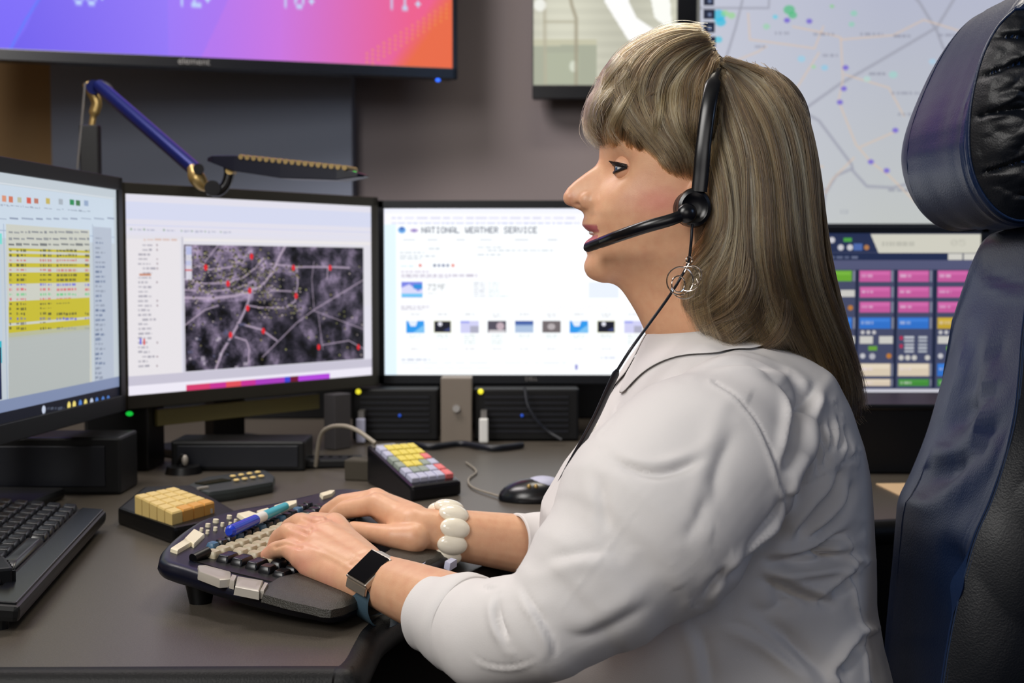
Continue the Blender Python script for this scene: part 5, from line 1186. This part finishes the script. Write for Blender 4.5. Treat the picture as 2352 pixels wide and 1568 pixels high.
P3 = np.zeros((len(strands), NP, 3)); rnd = np.zeros(len(strands))
tone = np.array([q_[3] for q_ in strands])
for i, (p2, lift, ld, c) in enumerate(strands):
    pts = []
    for j, (x, y) in enumerate(p2):
        h, n_ = onto(x, y, ld); pts.append(h+n_*lift*(.2+.8*abs(n_.y)))
    a = np.array([tuple(p) for p in pts])
    for _ in range(3): a[1:-1] = (a[:-2]+2*a[1:-1]+a[2:])/4
    P3[i] = a
wisp = []
for _ in range(420):
    key = ('back', 'back', 'bang', 'flick', 'crown')[rng.integers(5)]; gi = G[key][rng.integers(min(3, len(G[key])))] if key != 'flick' else G[key][rng.integers(5)]
    b2 = resample(gi, NP)+rng.normal(0, 4, 2); out2 = rng.normal(0, 1, 2)*np.array([16, 10]); b2 = b2+out2*(tv**1.7)[:, None]+np.sin(tv*rng.uniform(2, 6)+rng.uniform(0, 6))[:, None]*rng.uniform(0, 5)
    l = rng.uniform(.0, .075); a = np.array([tuple(P(x, y, YM-l)) for x, y in b2]); a = a+(np.array([tuple(bvh.find_nearest(Vector(q))[0]) for q in a])-a)*(1-tv*.55)[:, None]
    for _k in range(3): a[1:-1] = (a[:-2]+2*a[1:-1]+a[2:])/4
    wisp.append(a)
P3 = np.concatenate([P3, np.array(wisp)]); tone = np.concatenate([tone, rng.uniform(.3, .95, len(wisp))])
# the far side of the head carries the same hair, mirrored and a little thinner
fm_ = rng.random(len(P3)) < .55; far = P3[fm_].copy(); far[..., 1] = 2*YM-far[..., 1]; far += rng.normal(0, .002, (len(far), 1, 3))
ALL = np.concatenate([P3, far])
# sagittal strands over the crown and back between the two sides
mid = []
for _ in range(1500):
    key = 'crown' if rng.random() < .45 else 'back'; base2 = resample(G[key][0], NP)+rng.normal(0, 3, 2)
    l = rng.uniform(-.055, .055); pts = []
    for (x, y) in base2:
        q = P(x, y, YM)+Vector((0, l, 0)); h, n_, _, _ = bvh.find_nearest(q); pts.append(h+n_*rng.uniform(.0, .004))
    a = np.array([tuple(p) for p in pts])
    for _k in range(3): a[1:-1] = (a[:-2]+2*a[1:-1]+a[2:])/4
    mid.append(a)
ALL = np.concatenate([ALL, np.array(mid)]); tone = np.concatenate([tone, tone[fm_], rng.uniform(.2, .8, len(mid))])
hc = bpy.data.hair_curves.new('hair_strands'); hc.add_curves([NP]*len(ALL))
hc.position_data.foreach_set('vector', ALL.astype(np.float32).ravel())
tv = np.linspace(0, 1, NP); rad = .00021*np.clip(1.15-tv**2.2, .18, 1)
ra = hc.attributes.get('radius') or hc.attributes.new('radius', 'FLOAT', 'POINT')
ra.data.foreach_set('value', np.tile(rad, len(ALL)).astype(np.float32))
ta = hc.attributes.new('tone', 'FLOAT', 'CURVE'); ta.data.foreach_set('value', tone.astype(np.float32))
hm_ = bpy.data.materials.new('hair_strand'); hm_.use_nodes = True; nt = hm_.node_tree; nt.nodes.clear()
out_ = nt.nodes.new('ShaderNodeOutputMaterial'); ph_ = nt.nodes.new('ShaderNodeBsdfHairPrincipled'); ph_.parametrization = 'COLOR'
inf = nt.nodes.new('ShaderNodeAttribute'); inf.attribute_name = 'tone'; rp = nt.nodes.new('ShaderNodeValToRGB'); el_ = rp.color_ramp.elements
el_[0].position = 0; el_[0].color = (*lin((40, 33, 26)), 1); el_[1].position = 1; el_[1].color = (*lin((205, 180, 138)), 1)
for p_, c_ in ((.25, (76, 56, 36)), (.55, (134, 102, 64)), (.8, (184, 146, 96))): e = el_.new(p_); e.color = (*lin(c_), 1)
nt.links.new(inf.outputs['Fac'], rp.inputs[0]); nt.links.new(rp.outputs[0], ph_.inputs['Color']); ph_.inputs['Roughness'].default_value = .32; ph_.inputs['Radial Roughness'].default_value = .45
nt.links.new(ph_.outputs[0], out_.inputs[0]); hc.materials.append(hm_)
hs = bpy.data.objects.new('hair_strands', hc); C.objects.link(hs); hs.parent = hair; hs['kind'] = 'stuff'

# ------------------------------------------------------------------ headset, earring, watch, bracelet
hd = thing('telephone_headset', 'black single-ear headset with a boom microphone at her mouth', 'headset', P(1590, 478, 1.225))
arc = [P(1606, 440, 1.222), P(1610, 400, 1.222), P(1616, 330, 1.222), P(1628, 240, 1.226), P(1640, 180, 1.240), P(1648, 152, 1.275), P(1650, 140, YM), P(1645, 156, 1.375), P(1636, 200, 1.41), P(1622, 290, 1.435), P(1612, 370, 1.445)]
q = spline(arc, 6); rows = []
for i, p in enumerate(q):
    p = Vector(p); t_ = (Vector(q[min(i+1, len(q)-1)])-Vector(q[max(i-1, 0)])).normalized(); outd = (p-P(1640, 380, YM)); outd = (outd-t_*outd.dot(t_)).normalized(); sx_ = t_.cross(outd).normalized()
    w_ = .0074 if i < 12 else (.0072 if i < 24 else .0045)
    rows.append([p+sx_*w_*math.cos(a)+outd*.0024*math.sin(a) for a in np.linspace(0, 2*math.pi, 16, endpoint=False)])
obj('headband', grid_loft(rows), M['blackgloss'], hd, smooth=True)
ec = P(1592, 478, 1.232)
bm = nb(); cyl(bm, ec+Vector((0, -.004, 0)), ec+Vector((0, .016, 0)), .0165, .0175, 40); bmesh.ops.bevel(bm, geom=[e for e in bm.edges if e.calc_face_angle(0) > .8], offset=.003, segments=3, affect='EDGES')
obj('ear_cushion', bm, M['black'], hd, smooth=True)
rows = []
for r_, y_ in ((.0175, .0), (.0178, -.006), (.0165, -.010), (.0135, -.0115), (.012, -.0105), (.009, -.0085), (.004, -.0082)): rows.append([ec+Vector((math.cos(a)*r_*.92, y_, math.sin(a)*r_*1.05)) for a in np.linspace(0, 2*math.pi, 40, endpoint=False)])
obj('ear_cap', grid_loft(rows), M['blackgloss'], hd, smooth=True)
b0_ = P(1578, 490, 1.215); bm = nb(); ell(bm, b0_, (.0095, .006, .0095)); obj('boom_pivot', bm, M['blackgloss'], hd, smooth=True)
q = spline([b0_, P(1540, 505, 1.212), P(1480, 522, 1.217), P(1420, 542, 1.235), P(1380, 557, 1.262)], 6); n_ = len(q)
bm = nb(); tube(bm, q, [.0052+.0006*math.sin(i/n_*3) for i in range(n_)], 12, flat=((0, 1, 0), .55)); obj('boom', bm, M['blackgloss'], hd, smooth=True)
bm = nb(); tube(bm, [P(1384, 555, 1.259), P(1366, 562, 1.27), P(1350, 568, 1.281), P(1346, 570, 1.284)], [.0050, .0052, .0048, .003], 12); obj('microphone_tip', bm, M['black'], hd, smooth=True)
q = spline([P(1590, 515, 1.222), P(1587, 560, 1.222), P(1580, 605, 1.232), P(1556, 650, 1.235), P(1530, 690, 1.215), P(1490, 745, 1.205), P(1450, 800, 1.195), P(1418, 850, 1.20)], 6); bm = nb(); tube(bm, q, .0014, 10); obj('cord', bm, M['cable'], hd, smooth=True)
q = spline([P(1418, 850, 1.20), P(1395, 900, 1.22), P(1370, 955, 1.25), P(1338, 1015, 1.29), P(1300, 1085, 1.31), P(1270, 1150, 1.33), P(1240, 1260, 1.40)], 6); bm = nb(); tube(bm, q, [.0018]+[.0034]*(len(q)-1), 12); obj('lower_cord', bm, M['cable'], hd, smooth=True)

er = thing('drop_earring', 'silver looped wire earring hanging below her ear', 'earring', P(1577, 595, 1.232))
def ring3(c, r, th, name='loop', tilt=.3, m='silverwire', arcd=(0, 360)):
    bm = nb(); a = np.radians(np.linspace(arcd[0], arcd[1], 48)); R_ = Matrix.Rotation(tilt, 3, 'Z')
    tube(bm, [c+R_ @ Vector((math.cos(t)*r, 0, math.sin(t)*r)) for t in a], th, 8, cap=arcd[1]-arcd[0] < 359); obj(name, bm, M[m], er, smooth=True)
ring3(P(1583, 597, 1.222), .0032, .0006, 'hook'); ring3(P(1562, 645, 1.220), .0130, .0007, tilt=.2); ring3(P(1580, 640, 1.218), .0115, .0006, tilt=-.4, arcd=(-120, 110)); ring3(P(1558, 652, 1.217), .0075, .0007, tilt=.5); ring3(P(1572, 655, 1.220), .0125, .0006, tilt=-.2, arcd=(-170, 30)); ring3(P(1590, 632, 1.222), .0090, .0006, tilt=.1, arcd=(-90, 120))
bm = nb(); tube(bm, [P(1583, 604, 1.222), P(1572, 625, 1.222)], .0007, 8); obj('link', bm, M['silverwire'], er)

# smart watch: strap loop round the near wrist, case on top
ax = Vector((-.67, .70, .18)).normalized(); wc = Q(882, 1360, 1.2180); upn = Vector((-.26, -.60, .76)); upn = (upn-ax*ax.dot(upn)).normalized(); sdn = ax.cross(upn)
wt = thing('smart_watch', 'square silver smart watch with a black face on her near wrist', 'watch', wc)
rows = []
for t_ in (-1, -.9, .9, 1):
    rows.append([wc+ax*t_*.0145+(upn*math.cos(a)*.0290+sdn*math.sin(a)*.0300)*(1.0 if abs(t_) == 1 else 1.05) for a in np.linspace(0, 2*math.pi, 64, endpoint=False)])
obj('strap', grid_loft(rows, cap=False), M['strap'], wt, smooth=True)
Mw = Matrix((sdn, ax, upn)).transposed(); cc = wc+upn*.0345
obj('case', bx(cc-upn*.001, (.036, .0300, .0060), Mw), M['watchsilver'], wt, bevel=.0012)
for sg in (-1, 1):
    Ml = Mw @ Matrix.Rotation(sg*.85, 3, 'Y'); obj('lug', bx(cc+sdn*sg*.0200-upn*.0050, (.009, .0285, .0032), Ml), M['watchsilver'], wt, bevel=.001)
obj('display', bx(cc+upn*.0026, (.0325, .0268, .0016), Mw), M['glass'], wt, bevel=.0006)
obj('side_button', bx(cc-ax*.0158-upn*.001, (.010, .002, .003), Mw), M['watchsilver'], wt)

# ivory bead bracelet on the far wrist
axb = (FW-FE).normalized(); bc = Q(1021, 1224, 1.423); u_ = Vector((0, 0, 1)); u_ = (u_-axb*axb.dot(u_)).normalized(); s_b = axb.cross(u_)
br = thing('bead_bracelet', 'chunky ivory oval bead bracelet on her far wrist', 'bracelet', bc)
for k in range(10):
    a = 2*math.pi*k/10+.05; d = u_*math.cos(a)+s_b*math.sin(a); tg = -u_*math.sin(a)+s_b*math.cos(a); Mb = Matrix((axb, tg, d)).transposed()
    bm = nb(); ell(bm, bc+d*.0290, (.0175, .0118, .0085), Mb, 28, 18); obj('bead', bm, M['bead'], br, smooth=True)
bm = nb(); tube(bm, [bc+(u_*math.cos(a)+s_b*math.sin(a))*.027 for a in np.linspace(0, 2*math.pi, 40)], .0012, 8); obj('elastic_cord', bm, M['white'], br, smooth=True)

# ------------------------------------------------------------------ office chair
ch = thing('office_chair', 'high-backed blue-black leather chair with a puffed headrest behind her', 'chair', (.42, 1.36, 0))
def resamp_closed(pts, n):
    q = spline(list(pts)+[pts[0]], 10); d = np.r_[0, np.cumsum(np.hypot(*np.diff(q, axis=0).T))]; t = np.linspace(0, d[-1], n, endpoint=False)
    return np.stack([np.interp(t, d, q[:, 0]), np.interp(t, d, q[:, 1])], 1)
HR = [(2300, 8), (2240, 40), (2185, 110), (2140, 200), (2108, 290), (2098, 370), (2112, 440), (2150, 500), (2205, 530), (2290, 522), (2390, 505), (2450, 430), (2475, 300), (2460, 150), (2420, 50), (2370, 6)]
HS = [(2330, 22), (2290, 62), (2255, 130), (2232, 220), (2224, 300), (2228, 370), (2248, 430), (2285, 480), (2330, 505), (2372, 500), (2410, 460), (2440, 380), (2450, 280), (2440, 160), (2410, 70), (2370, 25)]
def cushion(name, full, seamo, Y0, Y1, n=160, dome=.02, wr=.0, puff=None, seed=0, side=.055, YA=1.35):
    A = resamp_closed(full, n); S = resamp_closed(seamo, n)
    A = np.roll(A, -int(np.argmin(A[:, 1])), 0); S = np.roll(S, -int(np.argmin(S[:, 1])), 0)
    A3 = np.array([P(x, y, YA)[0:3] for x, y in A])[:, [0, 2]]; S3 = np.array([P(x, y, Y0)[0:3] for x, y in S])[:, [0, 2]]
    c = S3.mean(0); rows = []; prof = []
    for a in np.linspace(.03, 1, 22): prof.append(('s', a, Y0-dome*(1-a**2.2)+ (.004*max(0, (a-.9)/.1))))
    prof.append(('g', 0, Y0+.003))
    for a in np.linspace(.05, 1, 16): prof.append(('m', math.sin(a*math.pi/2)**.9, Y0+.003+side*a))
    for a in np.linspace(.1, 1, 8): prof.append(('m', 1, Y0+.003+side+(Y1-Y0-2*side)*a))
    for a in np.linspace(.05, 1, 10): prof.append(('f', 1-.3*(1-math.cos(a*math.pi/2)), Y1-side+side*a))
    prof.append(('f', .5, Y1+.005)); prof.append(('f', .1, Y1+.007))
    for (k, a, Y) in prof:
        r = []
        for i in range(n):
            if k == 's': v = c+(S3[i]-c)*a
            elif k == 'f': v = c+(A3[i]-c)*a
            elif k == 'g': v = c+(S3[i]-c)*.992
            else: v = S3[i]*(1-a)+A3[i]*a
            yy = Y
            if k == 's' and Y < Y0+.02 and wr:
                w_ = puff(v, a) if puff else 0; yy -= w_
            if k == 'm' and wr:
                g_ = noise.noise(Vector((i*.35, a*1.2+Y*3, seed)))+.5*noise.noise(Vector((i*.06, a*9+Y*25, seed+3)))
                g2 = noise.noise(Vector((a*16+Y*75, i*.03, seed+7)))+.5*noise.noise(Vector((a*40+Y*160, i*.05, seed+2)))
                v = v+(v-c)/max(1e-6, np.linalg.norm(v-c))*(g2*(.0042 if seed == 0 else .0022)+g_*.0005)*(1 if a < .999 or True else 0)
            r.append((v[0], yy, v[1]))
        rows.append(r)
    o = obj(name, grid_loft(rows), M['leather'], ch, smooth=True); return o, S3, c
def hp(v, a):   # plump wrinkled side panel
    n1 = abs(noise.noise(Vector((v[0]*26, v[1]*60, 2.2)))); n2 = abs(noise.noise(Vector((v[0]*60, v[1]*120, 5)))); e = min(1, (1-a)*5)
    n3 = 1-min(1, abs(noise.noise(Vector((v[0]*16, v[1]*34, 7.7))))*5); return (.010*n1-.007*n3+.003*n2)*e
o, S3, c3 = cushion('headrest', HR, HS, 1.155, 1.425, wr=1, puff=hp, dome=.028)
# darker side panel of the headrest, laid as its own cover just proud of the cushion
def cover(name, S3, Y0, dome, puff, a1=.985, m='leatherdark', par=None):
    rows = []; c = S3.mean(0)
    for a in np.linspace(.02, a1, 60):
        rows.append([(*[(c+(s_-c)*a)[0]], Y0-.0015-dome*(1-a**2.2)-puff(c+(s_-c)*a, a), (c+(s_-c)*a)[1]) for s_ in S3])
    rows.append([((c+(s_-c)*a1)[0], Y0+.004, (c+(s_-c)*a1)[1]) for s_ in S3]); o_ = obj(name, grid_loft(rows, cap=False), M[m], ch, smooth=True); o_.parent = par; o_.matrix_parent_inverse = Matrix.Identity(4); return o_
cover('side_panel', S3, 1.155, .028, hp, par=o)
bm = nb(); tube(bm, [Vector((s_[0], 1.1535, s_[1])) for s_ in list(S3)+[S3[0]]], .0011, 8, cap=False); o2 = obj('piping', bm, M['leather'], ch, smooth=True); o2.parent = o; o2.matrix_parent_inverse = Matrix.Identity(4)
BR = [(2340, 520), (2284, 545), (2276, 620), (2262, 700), (2238, 790), (2206, 900), (2172, 1000), (2130, 1100), (2092, 1180), (2082, 1260), (2072, 1380), (2060, 1500), (2050, 1640), (2060, 1800), (2120, 1900), (2350, 1930), (2600, 1900), (2640, 1600), (2620, 1200), (2560, 800), (2500, 600), (2420, 520)]
BS = [(2400, 560), (2368, 640), (2350, 760), (2342, 860), (2330, 960), (2305, 1060), (2275, 1150), (2240, 1230), (2210, 1330), (2185, 1440), (2165, 1560), (2150, 1700), (2170, 1820), (2300, 1880), (2480, 1860), (2560, 1700), (2575, 1400), (2540, 1050), (2500, 800), (2450, 600)]
def bp_(v, a): return .010*abs(noise.noise(Vector((v[0]*9, v[1]*9, 8.2))))*min(1, (1-a)*4)
o, S3, c3 = cushion('backrest', BR, BS, 1.13, 1.44, n=220, wr=1, puff=bp_, dome=.022, seed=9, side=.07)
# pulled creases of the lumbar roll
bme = o.data; co = get_co(bme); no = get_no(bme); pq = proj(co); X, Yp = pq[:, 0], pq[:, 1]; H = np.zeros(len(co))
for pts, dep, wd, rg, rw in [([(2262, 620), (2310, 650), (2370, 655)], .006, 9, .004, 14), ([(2318, 660), (2292, 780), (2282, 900), (2268, 1010), (2248, 1080), (2215, 1160), (2180, 1230)], .008, 9, .006, 16),
  ([(2180, 1000), (2215, 960), (2250, 905)], .010, 24, .007, 26), ([(2130, 1120), (2180, 1090), (2240, 1030)], .010, 22, .008, 26), ([(2170, 1210), (2200, 1330), (2190, 1420)], .010, 20, 0, 20), ([(2240, 760), (2232, 860), (2200, 940)], .005, 16, .004, 18)]:
    H += fold(pts, dep, wd, rg, rw)
set_co(bme, co+no*H[:, None]*.95)
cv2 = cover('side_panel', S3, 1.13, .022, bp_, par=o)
for dd in (.985, .955):
    bm = nb(); cq = S3.mean(0); tube(bm, [Vector(((cq+(s_-cq)*dd)[0], 1.1285-(.0012 if dd < .97 else 0), (cq+(s_-cq)*dd)[1])) for s_ in list(S3)+[S3[0]]], .0009, 6, cap=False); o2 = obj('stitching', bm, M['thread'], ch, smooth=True); o2.parent = o; o2.matrix_parent_inverse = Matrix.Identity(4)
bm = nb(); ell(bm, (.25, 1.35, .43), (.30, .27, .075), seg=40); obj('seat', bm, M['leather'], ch, smooth=True)
cyl(bm := nb(), (.30, 1.35, .10), (.30, 1.35, .38), .03, .03, 20); obj('gas_lift', bm, M['black'], ch, smooth=True)
for k in range(5):
    a = 2*math.pi*k/5+.3; e = Vector((.30+.32*math.cos(a), 1.35+.32*math.sin(a), .07)); bm = nb(); tube(bm, [Vector((.30, 1.35, .11)), e], [.03, .018], 10); lg_ = obj('leg', bm, M['black'], ch, smooth=True)
    bm = nb(); cyl(bm, e+Vector((0, -.012, -.04)), e+Vector((0, .012, -.04)), .028, .028, 18); c_ = obj('caster', bm, M['black'], ch, smooth=True); c_.parent = lg_; c_.matrix_parent_inverse = Matrix.Identity(4)
for sy in (-1, 1):
    yy_ = 1.35+sy*.285 if sy > 0 else None
    if yy_: bm = nb(); tube(bm, spline([(.40, yy_, .42), (.42, yy_+.02, .55), (.36, yy_+.02, .66), (.20, yy_+.02, .665)], 6), .018, 12); obj('armrest', bm, M['black'], ch, smooth=True)
